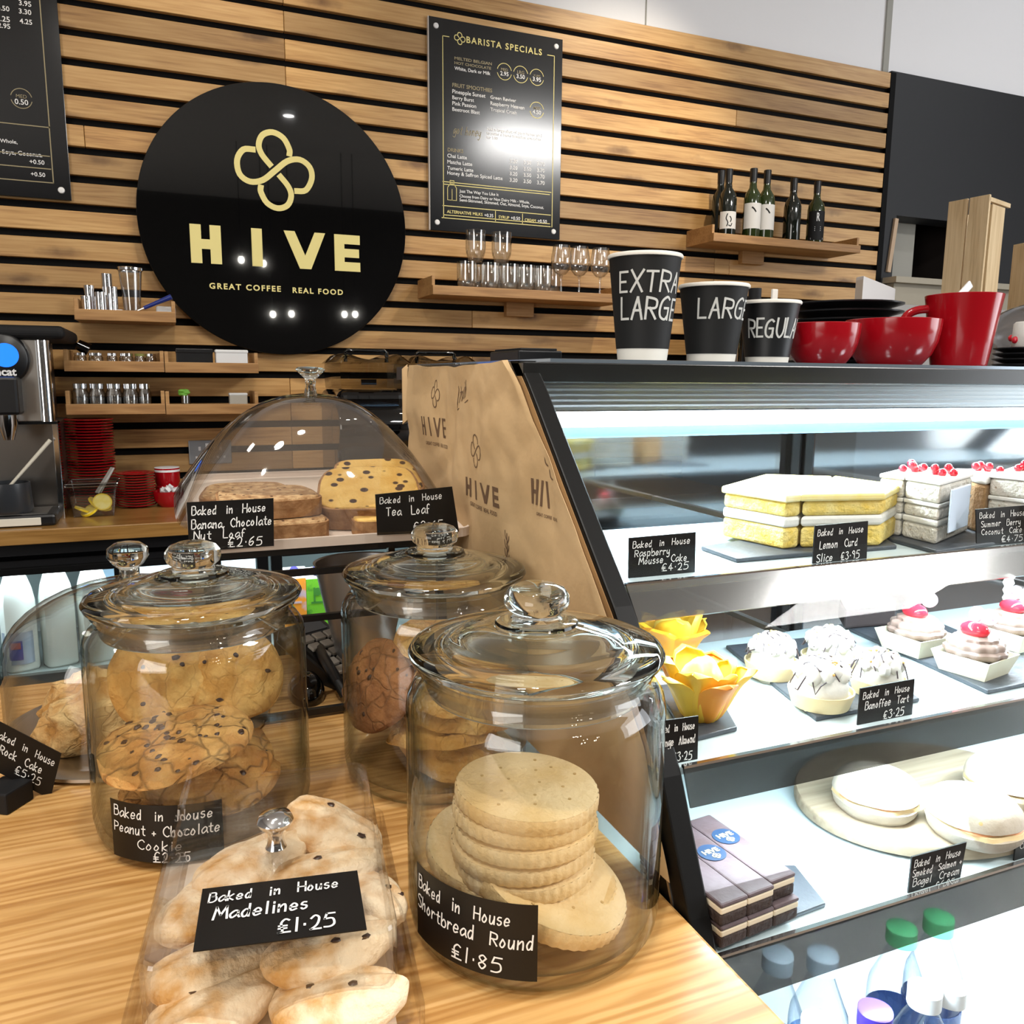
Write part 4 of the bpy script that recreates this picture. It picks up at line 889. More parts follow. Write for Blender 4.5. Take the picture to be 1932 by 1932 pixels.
j1, jr = jar('front right glass jar of shortbread rounds beside the display cabinet', *J1)
j2, _ = jar('left glass jar of chocolate chip cookies behind the madeleine box', *J2)
j3, _ = jar('rear glass jar of golden cookies behind the shortbread jar', *J3)
def sticker(t, a0, a1, z0, z1, lines):
    rr = jr+.0004; a0, a1 = math.radians(a0), math.radians(a1)
    g = lambda u, v, e=0: ((rr+e)*math.cos(a0+(a1-a0)*u), (rr+e)*math.sin(a0+(a1-a0)*u), z0+(z1-z0)*v)
    l = MB().grid(24, 1, g).build('label', M_CARD, t)
    W = rr*abs(a1-a0); H = z1-z0; q = MB()
    for s, u0, u1, v, hh in lines: write(q, s, u0*W, v*H, hh*H, lambda x, y: g(x/W, y/H, .0004), hh*H*.055, (u1-u0)*W)
    q.build('handwriting', M_CHALK, l)
sticker(j1, 187, 247.7, .014, .062, [('Baked  in  House', .04, .82, .70, .17), ('Shortbread  Round', .03, .97, .42, .18), ('£1.85', .40, .76, .08, .19)])
sticker(j2, 217.7, 276, .0075, .052, [('Baked  in  House', .05, .92, .74, .17), ('Peanut + Chocolate', .04, .97, .47, .17), ('Cookie', .28, .66, .22, .16), ('£2.25', .42, .72, .02, .17)])

# biscuits and cookies
M_SHORT = mat('shortbread', (.70, .47, .20), .75, c2=(.80, .60, .33), ns=28, bump=.35, bs=240)
M_HOLE = mat('biscuit_hole', (.50, .32, .12), .9)
def shortbread(label, loc, rot, r=.0465, h=.0105):
    t = thing('shortbread_round', label, 'biscuit', loc, rot, 'shortbread rounds in the front jar')
    fl = lambda a: 1+.009*math.sin(a*46)
    q = MB(); q.lathe([(0, 0), (r*.97, 0), (r, .0015), (r, h-.002), (r*.985, h-.0005)], 184, flut=fl); q.lathe([(r*.985, h-.0005), (r*.96, h), (r*.55, h+.0006), (0, h+.0006)], 96)
    q.build('biscuit', M_SHORT, t)
    q = MB(); rr = random.Random(label)
    for k in range(14):
        a = k*2.4+rr.uniform(-.3, .3); d = r*.78*math.sqrt((k+.7)/14); q.lathe([(0, h+.0008), (.0011, h+.0008), (.0011, h+.0003)], 8, c=(d*math.cos(a), d*math.sin(a)))
    q.build('docking_holes', M_HOLE, t); return t
ps = at(993, 1477, Y=J1[1]-.002); zt = ps.z-.0108
nm = ['top shortbread round of the stack in the front jar', 'second shortbread round from the top of the stack', 'third shortbread round from the top of the stack', 'fourth shortbread round down, in the lower stack', 'fifth shortbread round down, second from the stack bottom', 'lowest shortbread round of the level stack']
for k in range(6):
    shortbread(nm[k], (ps.x+(0, -.001, .0, -.002, -.001, -.003)[k], J1[1]-.002+(0, .001, -.001, .001, 0, .002)[k], zt-k*.0112), (.03-.01*k, .05-.008*k, k))
zl = zt-6*.0117
pl = at(1040, 1705, Y=J1[1]-.022)
shortbread('large tilted shortbread round leaning under the stack by the label', (pl.x-.002, J1[1]-.018, CZ+.0275), (.30, .20, .4), .0515, .0125)
shortbread('shortbread round at the back of the front jar under the stack', (J1[0]-.02, J1[1]+.02, CZ+.036), (.12, -.15, 1), .0465, .011)
shortbread('flat shortbread round on the bottom of the front jar', (J1[0]+.006, J1[1]-.006, CZ+.0135), (0.02, .05, 2), .0475, .0115)
M_COOK = mat('cookie_dough', (.44, .19, .04), .85, c2=(.64, .36, .11), ns=34, ramp=(.38, .62), bump=1, bs=170, cracks=(34, .62))
M_COOKG = mat('golden_cookie', (.56, .28, .06), .85, c2=(.72, .44, .14), ns=34, ramp=(.4, .62), bump=1, bs=150, cracks=(42, .88))
M_COOKB = mat('brown_cookie', (.20, .075, .022), .85, c2=(.36, .15, .05), ns=34, bump=1, bs=150, cracks=(40, .75))
M_CHOC = mat('chocolate_chip', (.035, .012, .006), .35)
def cookie(label, loc, rot, r, h, seed, m, chips=0, group='cookies in the left jar', hex_=0):
    t = thing('cookie', label, 'cookie', loc, rot, group); rr = random.Random(seed)
    def shp(d): return 1+.05*math.sin(5*math.atan2(d.y, d.x)+seed)+hex_*math.cos(10*math.atan2(d.y, d.x))
    def surf(x, y):
        k = max(0, 1-(x*x+y*y)/(r*r)); return h*(k**.32)+.0034*noise.noise(Vector((x*70, y*70, seed)))+.0030*min(0, abs(noise.noise(Vector((x*95, y*95, seed+5))))-.12)*6*.25+.0016*noise.noise(Vector((x*190, y*190, seed)))
    q = MB(); NR, NA = 26, 84; vs = []; fs = []
    for i in range(NR+1):
        for k in range(NA):
            a = 2*PI*k/NA; d = r*math.sin(PI/2*i/NR)*(1+.045*math.sin(3*a+seed)+.03*noise.noise(Vector((math.cos(a)*2, math.sin(a)*2, seed)))+hex_*math.cos(9*a))
            x, y = d*math.cos(a), d*math.sin(a); vs.append((x, y, max(.001, surf(x*.985, y*.985)) if i < NR else 0))
    for i in range(NR):
        for k in range(NA): fs.append((i*NA+k, (i+1)*NA+k, (i+1)*NA+(k+1) % NA, i*NA+(k+1) % NA))
    fs.append(tuple(range(NR*NA, (NR+1)*NA))[::-1]); q.add(vs, fs, True); q.build('biscuit', m, t)
    if chips:
        q = MB()
        for k in range(chips):
            a = rr.uniform(0, 6.28); d = r*.93*math.sqrt(rr.random()); x, y = d*math.cos(a), d*math.sin(a); s = rr.uniform(.0016, .0036)
            q.lump(s, s*rr.uniform(.6, 1), s*.6, k, .25, c=(x, y, surf(x, y)-.0004), n=8)
        q.build('chocolate_chips', M_CHOC, t)
    return t
pc = at(333, 1408, Y=.655)
cookie('big chocolate chip cookie lying on top at the front of the left jar', (-.008, .662, CZ+.070), (.03, -.13, .5), .057, .0145, 3, M_COOK, 46)
cookie('cookie under the big chocolate chip cookie in the left jar', (.008, .688, CZ+.044), (.14, -.20, 1.5), .060, .015, 5, M_COOK, 14)
cookie('cookie at the bottom of the left jar', (.012, .682, CZ+.024), (.03, .03, 2.2), .062, .014, 6, M_COOK, 10)
cookie('golden cookie standing at the back left of the left jar', (-.018, .722, CZ+.104), (1.0, -.15, .1), .040, .020, 8, M_COOKG, 6)
cookie('golden cookie standing at the back right of the left jar', (.040, .722, CZ+.100), (1.0, .15, -.1), .042, .020, 9, M_COOKG, 6)
gg = 'cookies in the rear jar'
for k in range(6):
    cookie(('lowest pale cookie of the stack in the rear jar', 'second lowest cookie of the stack in the rear jar', 'third cookie up in the stack in the rear jar', 'fourth cookie up in the stack in the rear jar', 'fifth cookie up in the stack in the rear jar', 'topmost cookie of the stack in the rear jar')[k],
           (J3[0]+.012+(.003, -.006, .004, -.003, .005, .0)[k], J3[1]-.006, CZ+.012+k*.0205), (.10*(-1)**k, .12*(-1)**(k//2), k), .050, .019, 20+k, M_COOKG, 0, gg, .03)
cookie('dark brown cookie leaning on the stack in the rear jar', (J3[0]-.050, J3[1]+.006, CZ+.082), (.2, -1.15, .25), .042, .014, 31, M_COOKB, 10, gg)

# ------------------------------------------------------------------ madeleine box
bx = thing('acrylic_box', 'clear acrylic box with chrome knob holding the madeleines', 'display box', (.048, .50, CZ), (0, 0, math.radians(-7.5)))
def rbox(q, x0, x1, y0, y1, z0, z1, r, th, top=True, n=6):
    def ring_(o, z):
        a = []; rr = max(r-o, .001)
        for cx, cy, s in ((x1-r, y1-r, 0), (x0+r, y1-r, 1), (x0+r, y0+r, 2), (x1-r, y0+r, 3)):
            for k in range(n+1): t = PI/2*(s+k/n); a.append((cx+rr*math.cos(t), cy+rr*math.sin(t), z))
        return a
    R = [ring_(0, z0), ring_(0, z1-.003), ring_(.0009, z1-.0009), ring_(.003, z1)] if top else [ring_(0, z0), ring_(0, z1)]
    I = [ring_(.003+th, z1-th), ring_(th, z1-th-.002), ring_(th, z0)] if top else [ring_(th, z1), ring_(th, z0+th)]
    vs = sum(R+I, []); L_ = len(R[0]); fs = []
    for i in range(len(R)-1):
        for k in range(L_): fs.append((i*L_+k, i*L_+(k+1) % L_, (i+1)*L_+(k+1) % L_, (i+1)*L_+k))
    b = len(R)
    for i in range(b, b+len(I)-1):
        for k in range(L_): fs.append((i*L_+k, i*L_+(k+1) % L_, (i+1)*L_+(k+1) % L_, (i+1)*L_+k))
    if top: fs += [tuple(range((b-1)*L_, b*L_)), tuple(range(b*L_, (b+1)*L_))[::-1]]
    else:
        for k in range(L_): fs.append(((b-1)*L_+k, (b-1)*L_+(k+1) % L_, b*L_+(k+1) % L_, b*L_+k))
        fs += [tuple(range(0, L_))[::-1], tuple(range((b+1)*L_, (b+2)*L_))]
    q.add(vs, fs, False)
BW, BY0, BY1, BH = .0655, -.098, .105, .064
q = MB(); rbox(q, -BW, BW, BY0, BY1, .006, BH, .011, .0022); bl = q.build('lid', M_ACRYL, bx)
MB().box(-BW+.002, BW-.002, BY0+.002, BY1-.002, .0035, .0050).build('paper_liner', mat('sugared_liner', (.80, .66, .52), .85), bx)
q = MB(); rbox(q, -BW-.013, BW+.013, BY0-.014, BY1+.014, 0, .017, .012, .0025, False); q.build('tray', M_ACRYL, bx)
kn = MB().lathe([(0, BH), (.0065, BH), (.0055, BH+.002), (.0045, BH+.008), (.0052, BH+.011), (.0098, BH+.015), (.0112, BH+.018), (.0095, BH+.0215), (.004, BH+.0235), (0, BH+.0238)], 32)
Mi = Matrix.LocRotScale(bx.location, bx.rotation_euler, None).inverted()
kp = Mi @ at(521, 1597, Z=CZ+BH)
for i, v in enumerate(kn.v): kn.v[i] = (v[0]+kp.x, v[1]+kp.y, v[2])
kn.build('knob', M_CHROME, bx)
c = [Mi @ at(*p, Z=CZ+BH+.0008) for p in ((382, 1677), (674, 1642), (692, 1753), (364, 1795))]
q = MB(); q.add(c+[p-Vector((0, 0, .0006)) for p in c], [(0, 3, 2, 1), (4, 5, 6, 7), (0, 1, 5, 4), (1, 2, 6, 5), (2, 3, 7, 6), (3, 0, 4, 7)]); lb = q.build('label', M_CARD, bx)
W = (c[1]-c[0]).length; H = (c[3]-c[0]).length; f = bilin(c); q = MB(); fn = lambda x, y: f(x/W, y/H)+Vector((0, 0, .0004))
for s, u0, u1, v, hh in (('Baked  in  House', .05, .86, .73, .16), ('Madelines', .09, .66, .43, .19), ('£1.25', .48, .81, .10, .20)): write(q, s, u0*W, v*H, hh*H, fn, hh*H*.06, (u1-u0)*W)
q.build('handwriting', M_CHALK, lb)
M_MADE = mat('madeleine_sponge', (.58, .30, .085), .85, c2=(.87, .71, .49), ns=42, ramp=(.34, .56), bump=.6, bs=200)
def madeleine(px, py, Z, label, rz, L=.034, wd=.0195, tilt=(0, 0), seed=0, chips=3):
    L *= 1.08; wd *= 1.12; p = at(px, py, Z=Z)
    t = thing('madeleine', label, 'madeleine', p, (tilt[0], tilt[1], rz), 'madeleines in the acrylic box'); rr = random.Random(seed)
    q = MB(); NU, NV = 48, 20; hh = .0160
    def shell(u, v):
        a = 2*PI*u; ph = PI*(v-.5); c = math.cos(ph); x = L*math.cos(a)*c; y = wd*math.sin(a)*c; z = hh*math.sin(ph)*(1 if ph > 0 else .8)
        y *= 1-.20*x/L
        if ph > -.3: z += .0024*math.cos(y/wd*13)*(.35+.65*(x/L+1)/2)*c
        k = 1+.07*noise.noise(Vector((x*45, y*45, z*45+seed*7)))
        return (x*k, y*k, z*k+.004*(x/L)**2)
    q.grid(NU, NV, shell); q.build('sponge', M_MADE, t)
    if chips:
        q = MB()
        for k in range((chips+1)//2):
            a = rr.uniform(-.4, .9); b = rr.uniform(-.5, .5); z = hh*math.sqrt(max(.1, 1-a*a-b*b))*1.0; q.lump(.0030, .0022, .0010, k, .5, c=(a*L, b*wd, z+.003*a*a), n=8)
        q.build('chocolate_bits', M_CHOC, t)
for a in ((628, 1572, .046, 'madeleine at the back right of the acrylic box', -.65, .034, .020, (.1, .28), 1, 3), (478, 1640, .040, 'ridged madeleine at the back left under the knob', .32, .036, .021, (.05, -.1), 2, 0),
          (612, 1660, .036, 'ridged madeleine behind the black label', .1, .035, .020, (.0, .0), 3, 1), (375, 1725, .028, 'madeleine along the left wall of the acrylic box', 1.15, .032, .018, (.0, .1), 4, 2),
          (450, 1710, .014, 'pale madeleine low under the label at the left', .2, .034, .020, (0, 0), 12, 0), (560, 1760, .012, 'madeleine lying low in the middle of the acrylic box', -.2, .034, .020, (0, 0), 13, 0),
          (700, 1705, .028, 'madeleine along the right wall beside the label', -1.25, .031, .018, (.0, -.1), 5, 3), (408, 1832, .026, 'madeleine below the left corner of the label', .22, .034, .017, (.1, .0), 6, 1),
          (622, 1802, .030, 'madeleine with dark chips below the right corner of the label', .12, .036, .017, (.1, .05), 7, 4), (405, 1915, .016, 'pale madeleine at the front left of the acrylic box', .3, .034, .020, (.0, .0), 8, 3),
          (640, 1900, .016, 'sugared madeleine with dark chips at the front right of the acrylic box', -.15, .035, .021, (.0, .0), 9, 5)):
    madeleine(a[0], a[1], CZ+a[2], *a[3:])

# ------------------------------------------------------------------ rock cakes under a glass dome
RC = (-.043, .886)
t = thing('cake_dome', 'clear glass dome over rock cakes on a steel plate at the left', 'cake dome', (*RC, CZ))
MB().lathe([(0, 0), (.122, 0), (.127, .003), (.127, .006), (.118, .008), (0, .008)], 64).build('steel_plate', M_STEEL, t)
R = .117; pr = [(R, .009), (R, .085)]+[(R*math.cos(a), .085+.070*math.sin(a)) for a in [PI/2*k/10 for k in range(1, 10)]]+[(.008, .155)]
inn = [(max(r-.0028, .004), z-(.0028 if z > .09 else 0)) for r, z in pr][::-1]
MB().lathe(pr+inn, 64).build('dome', thin('dome_glass', (.97, .97, .96), (.62, .62, .60), extra=.02), t)
MB().lathe([(0, .153), (.012, .154), (.009, .160), (.0085, .165), (.014, .170), (.0195, .178), (.0185, .186), (.012, .191), (0, .193)], 32).build('knob', M_SOLID, t)
M_ROCK = mat('rock_cake_crust', (.46, .22, .05), .85, c2=(.80, .56, .26), ns=34, ramp=(.38, .6), bump=1, bs=150, cracks=(46, .82))
for dx, dy, r, s, lb in ((-.030, -.040, .046, 1, 'rock cake at the front of the left glass dome'), (-.045, .02, .038, 2, 'rock cake at the back left of the left glass dome'), (.05, .03, .038, 3, 'rock cake hidden at the back right of the left glass dome')):
    o = MB().lump(r*1.15, r, r*.85, s, .28, 2.2, 36, flat=-r*.35).build('rock_cake', M_ROCK); o.location = (RC[0]+dx, RC[1]+dy, CZ+.009+r*.35); tag(o, lb, 'rock cake', 'rock cakes under the left dome')

# ------------------------------------------------------------------ loaf cakes on a tilted tray on a wire stand
TY, TZ, TILT = .835, 1.200, math.radians(7.5)
st = thing('wire_stand', 'black metal stand carrying the tray of loaf cakes', 'stand', (.152, .845, CZ))
q = MB(); r = .0045
q2 = [MB() for _ in range(4)]
for i, (x, y) in enumerate(((-.115, 0), (.115, 0), (.115, .22), (-.115, .22))): q2[i].bar((x, y, 0), (x, y, .178+(.03 if y else 0)), .009).build('leg', M_BSEMI, st)
q.bar((-.13, -.003, .180), (.13, -.003, .180), .006, .006); q.bar((-.13, .22, .207), (.13, .22, .207), .008, .012)
for sx in (-.115, .115): q.bar((sx, 0, .180), (sx, .22, .209), .009)
q.build('top_frame', M_BSEMI, st)
q = MB()
for z in (.157, .108, .0065): q.bar((-.115, -.001, z), (.115, -.001, z), .0065, .0065)
for z in (.157, .0065):
    for sx in (-.115, .115): q.bar((sx, 0, z), (sx, .22, z), .008)
q.build('cross_rails', M_BSEMI, st)
tr = thing('serving_tray', 'pale translucent tray under the loaf dome, tipped towards the front', 'tray', (.152, TY, TZ), (TILT, 0, 0))
q = MB(); rbox(q, -.138, .152, 0, .285, 0, .010, .02, .003, False); q.build('base', mat('pale_tray', (.70, .60, .52), .35), tr)
MB().box(-.130, .142, .01, .275, .0032, .0042).build('paper_liner', mat('greaseproof_paper', (.78, .66, .55), .8), tr)
TM = Matrix.LocRotScale(tr.location, tr.rotation_euler, None)
dm = thing('cake_dome', 'large clear plastic dome with flared knob over the loaf slices', 'cake dome', TM @ Vector((-.001, .142, .0105)), (TILT, 0, 0))
def dome(o):
    def f_(u, v):
        a = 2*PI*u; k = 1/(abs(math.cos(a))**4+abs(math.sin(a))**4)**.25; r = math.cos(PI/2*v)**.8 if v < 1 else 0
        kk = k*r**1.2+(1-r**1.2)
        return ((.149-o)*math.cos(a)*kk*r, (.130-o)*math.sin(a)*kk*r, (.122-o)*(1-r**2.35))
    return f_
q = MB(); q.grid(72, 20, dome(0)); q.grid(72, 20, dome(.0022)); q.build('dome', thin('dome_plastic', (.95, .945, .94), (.50, .48, .46), rough=.03, extra=.035), dm)
MB().lathe([(0, .1215), (.0075, .1215), (.0065, .126), (.0055, .132), (.0062, .140), (.0125, .146), (.0165, .150), (.0150, .1515), (.008, .150), (0, .149)], 32).build('knob', M_SOLID, dm)
M_BAN = mat('banana_crumb', (.36, .20, .085), .85, c2=(.58, .38, .19), ns=130, ramp=(.4, .6), bump=.8, bs=260, specks=((.10, .04, .015), .22, 120))
M_CRUST = mat('loaf_crust', (.27, .125, .045), .75, c2=(.42, .23, .10), ns=110, bump=.4, bs=150)
M_TEA = mat('tea_loaf_crumb', (.74, .44, .10), .85, c2=(.86, .58, .18), ns=50, bump=.6, bs=240, specks=((.055, .022, .012), .30, 62, (1, 1, 1.4)))
def loaf(label, x, y, z, w, d, h, rz, m, seed, group, tx=0):
    """A slice lying flat: crumb face up, crust band round it."""
    t = thing('loaf_slice', label, 'cake slice', TM @ Vector((x, y, z)), (TILT+tx, 0, rz), group)
    rr = random.Random(seed); prof = []
    for k in range(40):
        a = 2*PI*k/40; kk = 1/(abs(math.cos(a))**5+abs(math.sin(a))**5)**.2; g = 1+.03*noise.noise(Vector((math.cos(a)*2, math.sin(a)*2, seed)))
        yy = math.sin(a)*kk*d*g; prof.append((math.cos(a)*kk*w*g*(1-.10*yy/d), yy))
    pin = [(a*.955, b*.955) for a, b in prof]
    MB().prism(pin, 0, h, smooth=False).build('crumb', m, t, bevel=.002)
    n = len(prof); vs = [(*p, .001) for p in prof]+[(*p, h-.002) for p in prof]+[(*p, h-.002) for p in pin]+[(*p, .001) for p in pin]
    MB().add(vs, [(r_*n+i, r_*n+(i+1) % n, ((r_+1) % 4)*n+(i+1) % n, ((r_+1) % 4)*n+i) for r_ in range(4) for i in range(n)]).build('crust', M_CRUST, t)
g1 = 'banana loaf slices under the dome'; g2 = 'tea loaf slices under the dome'
loaf('banana nut loaf slice at the bottom of the left pile, mostly behind its card', -.052, .030, .0045, .046, .026, .021, .05, M_BAN, 1, g1)
loaf('banana nut loaf slice on top of the left pile', -.062, .046, .026, .050, .030, .021, .12, M_BAN, 2, g1)
loaf('banana nut loaf slice standing behind the left pile', -.075, .125, .0045, .046, .034, .026, -.1, M_BAN, 3, g1)
loaf('tea loaf slice at the bottom of the right pile, under the tea loaf card', .064, .032, .0045, .040, .026, .018, -.12, M_TEA, 4, g2)
loaf('tea loaf slice in the middle of the right pile', .052, .064, .0120, .054, .040, .020, -.26, M_TEA, 5, g2, .16)
loaf('tea loaf slice on top of the right pile showing its raisins', .050, .068, .0280, .055, .044, .018, -.20, M_TEA, 6, g2, .30)
loaf('tea loaf slice at the back of the right pile', .072, .130, .0220, .050, .034, .022, -.05, M_TEA, 7, g2, .40)

# ------------------------------------------------------------------ keypad and bits behind the jars
p = at(617, 1222, Z=CZ+.03)
t = thing('card_terminal', 'black card terminal with pale keys behind the two front jars', 'card terminal', (p.x, p.y, CZ+.020), (math.radians(20), 0, math.radians(28)))
MB().box(-.033, .033, -.062, .060, -.010, .012).build('body', M_BSEMI, t, bevel=.004)
kk_ = mat('pale_key', (.60, .56, .50), .5)
for i in range(3):
    for j in range(5): MB().box(-.024+i*.017, -.010+i*.017, -.050+j*.0165, -.038+j*.0165, .012, .0165).build('key', kk_, t, bevel=.001)
MB().box(-.024, .024, .036, .056, .012, .0128).build('display', mat('terminal_display', (.12, .13, .14), .2), t)
t = thing('receipt_slip', 'cream paper slip lying beside the card terminal', 'paper slip', (p.x+.055, p.y+.045, CZ+.001), (0, 0, .5)); MB().box(-.045, .045, -.07, .07, 0, .002).build('paper', mat('cream_paper', (.66, .58, .46), .8), t)
t = thing('power_lead', 'thick black lead looping down beside the card terminal', 'lead', (0, 0, 0))
a = at(573, 1198, Z=CZ+.012); b = at(610, 1240, Z=CZ+.03); c_ = at(640, 1290, Z=CZ+.022); d_ = at(652, 1312, Z=CZ+.010)
MB().tube([a, a.lerp(b, .5)+Vector((0, 0, .012)), b, c_, d_], .0065, 10).build('cable', M_BSEMI, t)
t = thing('computer_mouse', 'glossy black mouse on the counter between the front jars', 'mouse', at(578, 1305, Z=CZ+.006)); MB().lump(.020, .034, .022, 3, .05, 1, 24, flat=-.006).build('shell', M_BGLOSS, t)
MB().box(-.0008, .0008, .004, .030, .0205, .0222).build('button_seam', M_BMATT, t)
p = at(690, 1085, Y=1.0)
t = thing('steel_bowl', 'brushed steel bowl behind the knob of the rear jar', 'bowl', (.205, .957, CZ)); t.scale = (.68, .68, 1.15)
MB().lathe([(0, 0), (.04, 0), (.042, .004), (.062, .06), (.082, .118), (.084, .120), (.080, .119), (.060, .062), (.038, .008), (0, .007)], 48).build('bowl', mat('satin_steel', (.55, .55, .57), .32, metal=.8), t)

# ------------------------------------------------------------------ brown paper bags taped to the end of the cabinet
M_KRAFT = mat('kraft_paper', (.55, .37, .185), .8, c2=(.66, .47, .26), ns=5, ramp=(.3, .7), bump=.55, bs=24)
GPB = [(1.388, .722), (1.36, .690), (1.28, .611), (1.19, .521), (1.10, .460), (1.0, .412)]
def yr(z):
    for (z0, y0), (z1, y1) in zip(GPB, GPB[1:]):
        if z >= z1: return y0+(y1-y0)*(z0-z)/(z0-z1)+.015
    return .43
def crumple(y, z):
    amp = min(1, max(.12, (z-1.12)/.16))
    a = .0065*noise.noise(Vector((y*7, z*6, 1)))+.0060*abs(noise.noise(Vector((y*16+z*9, z*14, 4))))+.0012*noise.noise(Vector((y*45, z*45, 9)))
    return amp*(.0035+a)
PX = .3015
def bag_fn(yl, jag, off):
    def fn(u, v):
        z = 1.03+(1.386-1.03)*v; e = yr(z)+.004*noise.noise(Vector((z*40, jag, 0)))-off; y = yl+(e-yl)*u
        return (PX-off*.15-crumple(y, z)*(1 if u < 1 else .4), y, z+(-.004*u*(1-u)*4+.002*noise.noise(Vector((y*20, 3, jag))))*(v > .99))
    return fn
pb = thing('paper_bag', 'brown paper bag printed with HIVE, taped to the glass cabinet end', 'paper bag', (0, 0, 0), group='brown paper bags on the cabinet end')
MB().grid(90, 60, bag_fn(1.072, 1.3, .004)).build('front_sheet', M_KRAFT, pb, solid=.0006)
q = MB()
def roll(u, v):
    z = 1.315+.072*v-.006*u; a = PI*1.25*u; return (PX-.006-.006*math.sin(a), 1.074+.012*u-.0*v, z-.004*math.sin(a))
q.grid(12, 6, roll); q.build('rolled_corner', M_KRAFT, pb, solid=.0006)
q = MB(); ink = mat('bag_ink', (.15, .085, .045), .8)
def PB(x, y): p = at(x, y, X=PX-.006); return -p.y, p.z
def bagfn(a, b): return (PX-.0006-crumple(-a, b)-.0008, -a, b)
def logo(px, k): c = PB(*px); knot(q, c[0], c[1], .0150*k, .0170*k, .0007, bagfn)
def word(x0, x1, yt, yb):
    a, b, c = PB(x0, yb), PB(x1, yb), PB(x0, yt); hive(q, a[0], b[0], a[1], c[1], bagfn, .05)
logo((818, 743), .95); logo((902, 851), 1)
word(799, 832, 785, 820); word(878, 943, 899, 934)
def tail(x0, x1, y): a, b = PB(x0, y), PB(x1, y); ftext(q, 'GREAT COFFEE  REAL FOOD', a[0], a[1], b[0]-a[0], bagfn, .01)
tail(803, 838, 838); tail(886, 938, 953)
c = PB(1032, 868); knot(q, c[0], c[1], .0150, .017, .0007, lambda a, b: bagfn(min(a, -yr(b)-.003), b))
word(996, 948, 1072, 950) if False else None
a = PB(996, 950)
hh = .023; wd = .020
for k, s in enumerate(('H', 'I', 'V')):
    x0 = a[0]+(0, .0175, .0255)[k]
    if s == 'H': 
        for r4 in ((0, .0042, 0, hh), (.0085, .0127, 0, hh), (.004, .009, hh*.42, hh*.58)): q.add([bagfn(x0+r4[0], a[1]+r4[2]), bagfn(x0+r4[1], a[1]+r4[2]), bagfn(x0+r4[1], a[1]+r4[3]), bagfn(x0+r4[0], a[1]+r4[3])], [(0, 1, 2, 3)])
    elif s == 'I': q.add([bagfn(x0, a[1]), bagfn(x0+.0042, a[1]), bagfn(x0+.0042, a[1]+hh), bagfn(x0, a[1]+hh)], [(0, 1, 2, 3)])
    else: q.add([bagfn(x0, a[1]+hh), bagfn(x0+.0042, a[1]+hh), bagfn(x0+.009, a[1]), bagfn(x0+.0055, a[1])], [(0, 1, 2, 3)])
a = PB(1005, 972); ftext(q, 'GREAT COFFEE  REAL', a[0], a[1], .040, bagfn, .01)
a = PB(862, 770); b = PB(898, 745)
ribbon(q, _smooth([a, (a[0]+.004, a[1]+.024), (a[0]+.002, a[1]+.004)]), .0007, bagfn)
write(q, 'truth', a[0]+.006, a[1]+.004, .017, lambda x, y: bagfn(x, y+(x-a[0])*.25), .0006, .030, slant=.5); ribbon(q, [(a[0], a[1]-.002), (a[0]+.045, a[1]+.010)], .0006, bagfn)
a = PB(952, 1075); ribbon(q, _smooth([a, (a[0]+.004, a[1]+.02), (a[0]+.003, a[1]+.036)]), .0008, bagfn)
for k in range(6):
    s = -1 if k % 2 else 1; b0 = (a[0]+.003, a[1]+.008+k*.0045); ribbon(q, _smooth([b0, (b0[0]+s*.004, b0[1]+.004), (b0[0]+s*.005, b0[1]+.008)]), .0007, bagfn)
q.build('printing', ink, pb)
pb2 = thing('paper_bag', 'second brown paper bag edging out behind the printed one along the cabinet frame', 'paper bag', (0, 0, 0), group='brown paper bags on the cabinet end')
def bag2(u, v):
    z = 1.10+(1.372-1.10)*v; e = yr(z)-.010+.005*noise.noise(Vector((round(z*14), 7, 0))); return (PX+.0010, .80+(e-.80)*u, z)
MB().grid(6, 40, bag2).build('sheet', mat('kraft_paper_orange', (.42, .24, .095), .8), pb2, solid=.0006)

# ------------------------------------------------------------------ glass display cabinet
GP = [(1.388, .722), (1.36, .690), (1.28, .611), (1.19, .521), (1.10, .460), (1.0, .412), (.9, .388), (.75, .374), (.55, .37)]
def gy(z):
    for (z0, y0), (z1, y1) in zip(GP, GP[1:]):
        if z >= z1: return y0+(y1-y0)*(z0-z)/(z0-z1)
    return GP[-1][1]
XL, XR, YB = .303, 1.78, 1.10
cb = thing('display_cabinet', 'black framed curved glass refrigerated cabinet lit white inside, full of cakes', 'display cabinet', (XL, .7, 0))
cb.location = (0, 0, 0)
zs = [1.386-(1.386-.56)*k/40 for k in range(41)]
M_FRAME = mat('frame_black', (.0018, .0018, .0018), .45, spec=.25)
def frame_strip(x0, x1, d0, d1):
    q = MB(); vs = []
    for z in zs:
        y = gy(z); vs += [(x0, y+d0, z), (x1, y+d0, z), (x1, y+d1, z), (x0, y+d1, z)]
    n = len(zs); fs = [(i*4+k, i*4+(k+1) % 4, i*4+4+(k+1) % 4, i*4+4+k) for i in range(n-1) for k in range(4)]+[(0, 1, 2, 3), (n*4-1, n*4-2, n*4-3, n*4-4)]
    return q.add(vs, fs)
frame_strip(XL, XL+.017, -.002, .052).build('end_frame', M_FRAME, cb, bevel=.0015)
frame_strip(XL-.0006, XL+.001, .017, .020).build('trim_line', M_STEEL, cb)
frame_strip(XR-.017, XR, -.002, .052).build('end_frame', M_FRAME, cb)
M_CGLASS = thin('cabinet_glass', (.985, .995, .99), (.75, .82, .80), f0=.012)
def endglass(x):
    q = MB(); vs = []
    for z in zs: vs += [(x, gy(z)+.05, z), (x, YB, z)]
    return q.add(vs, [(i*2, i*2+1, i*2+3, i*2+2) for i in range(len(zs)-1)])
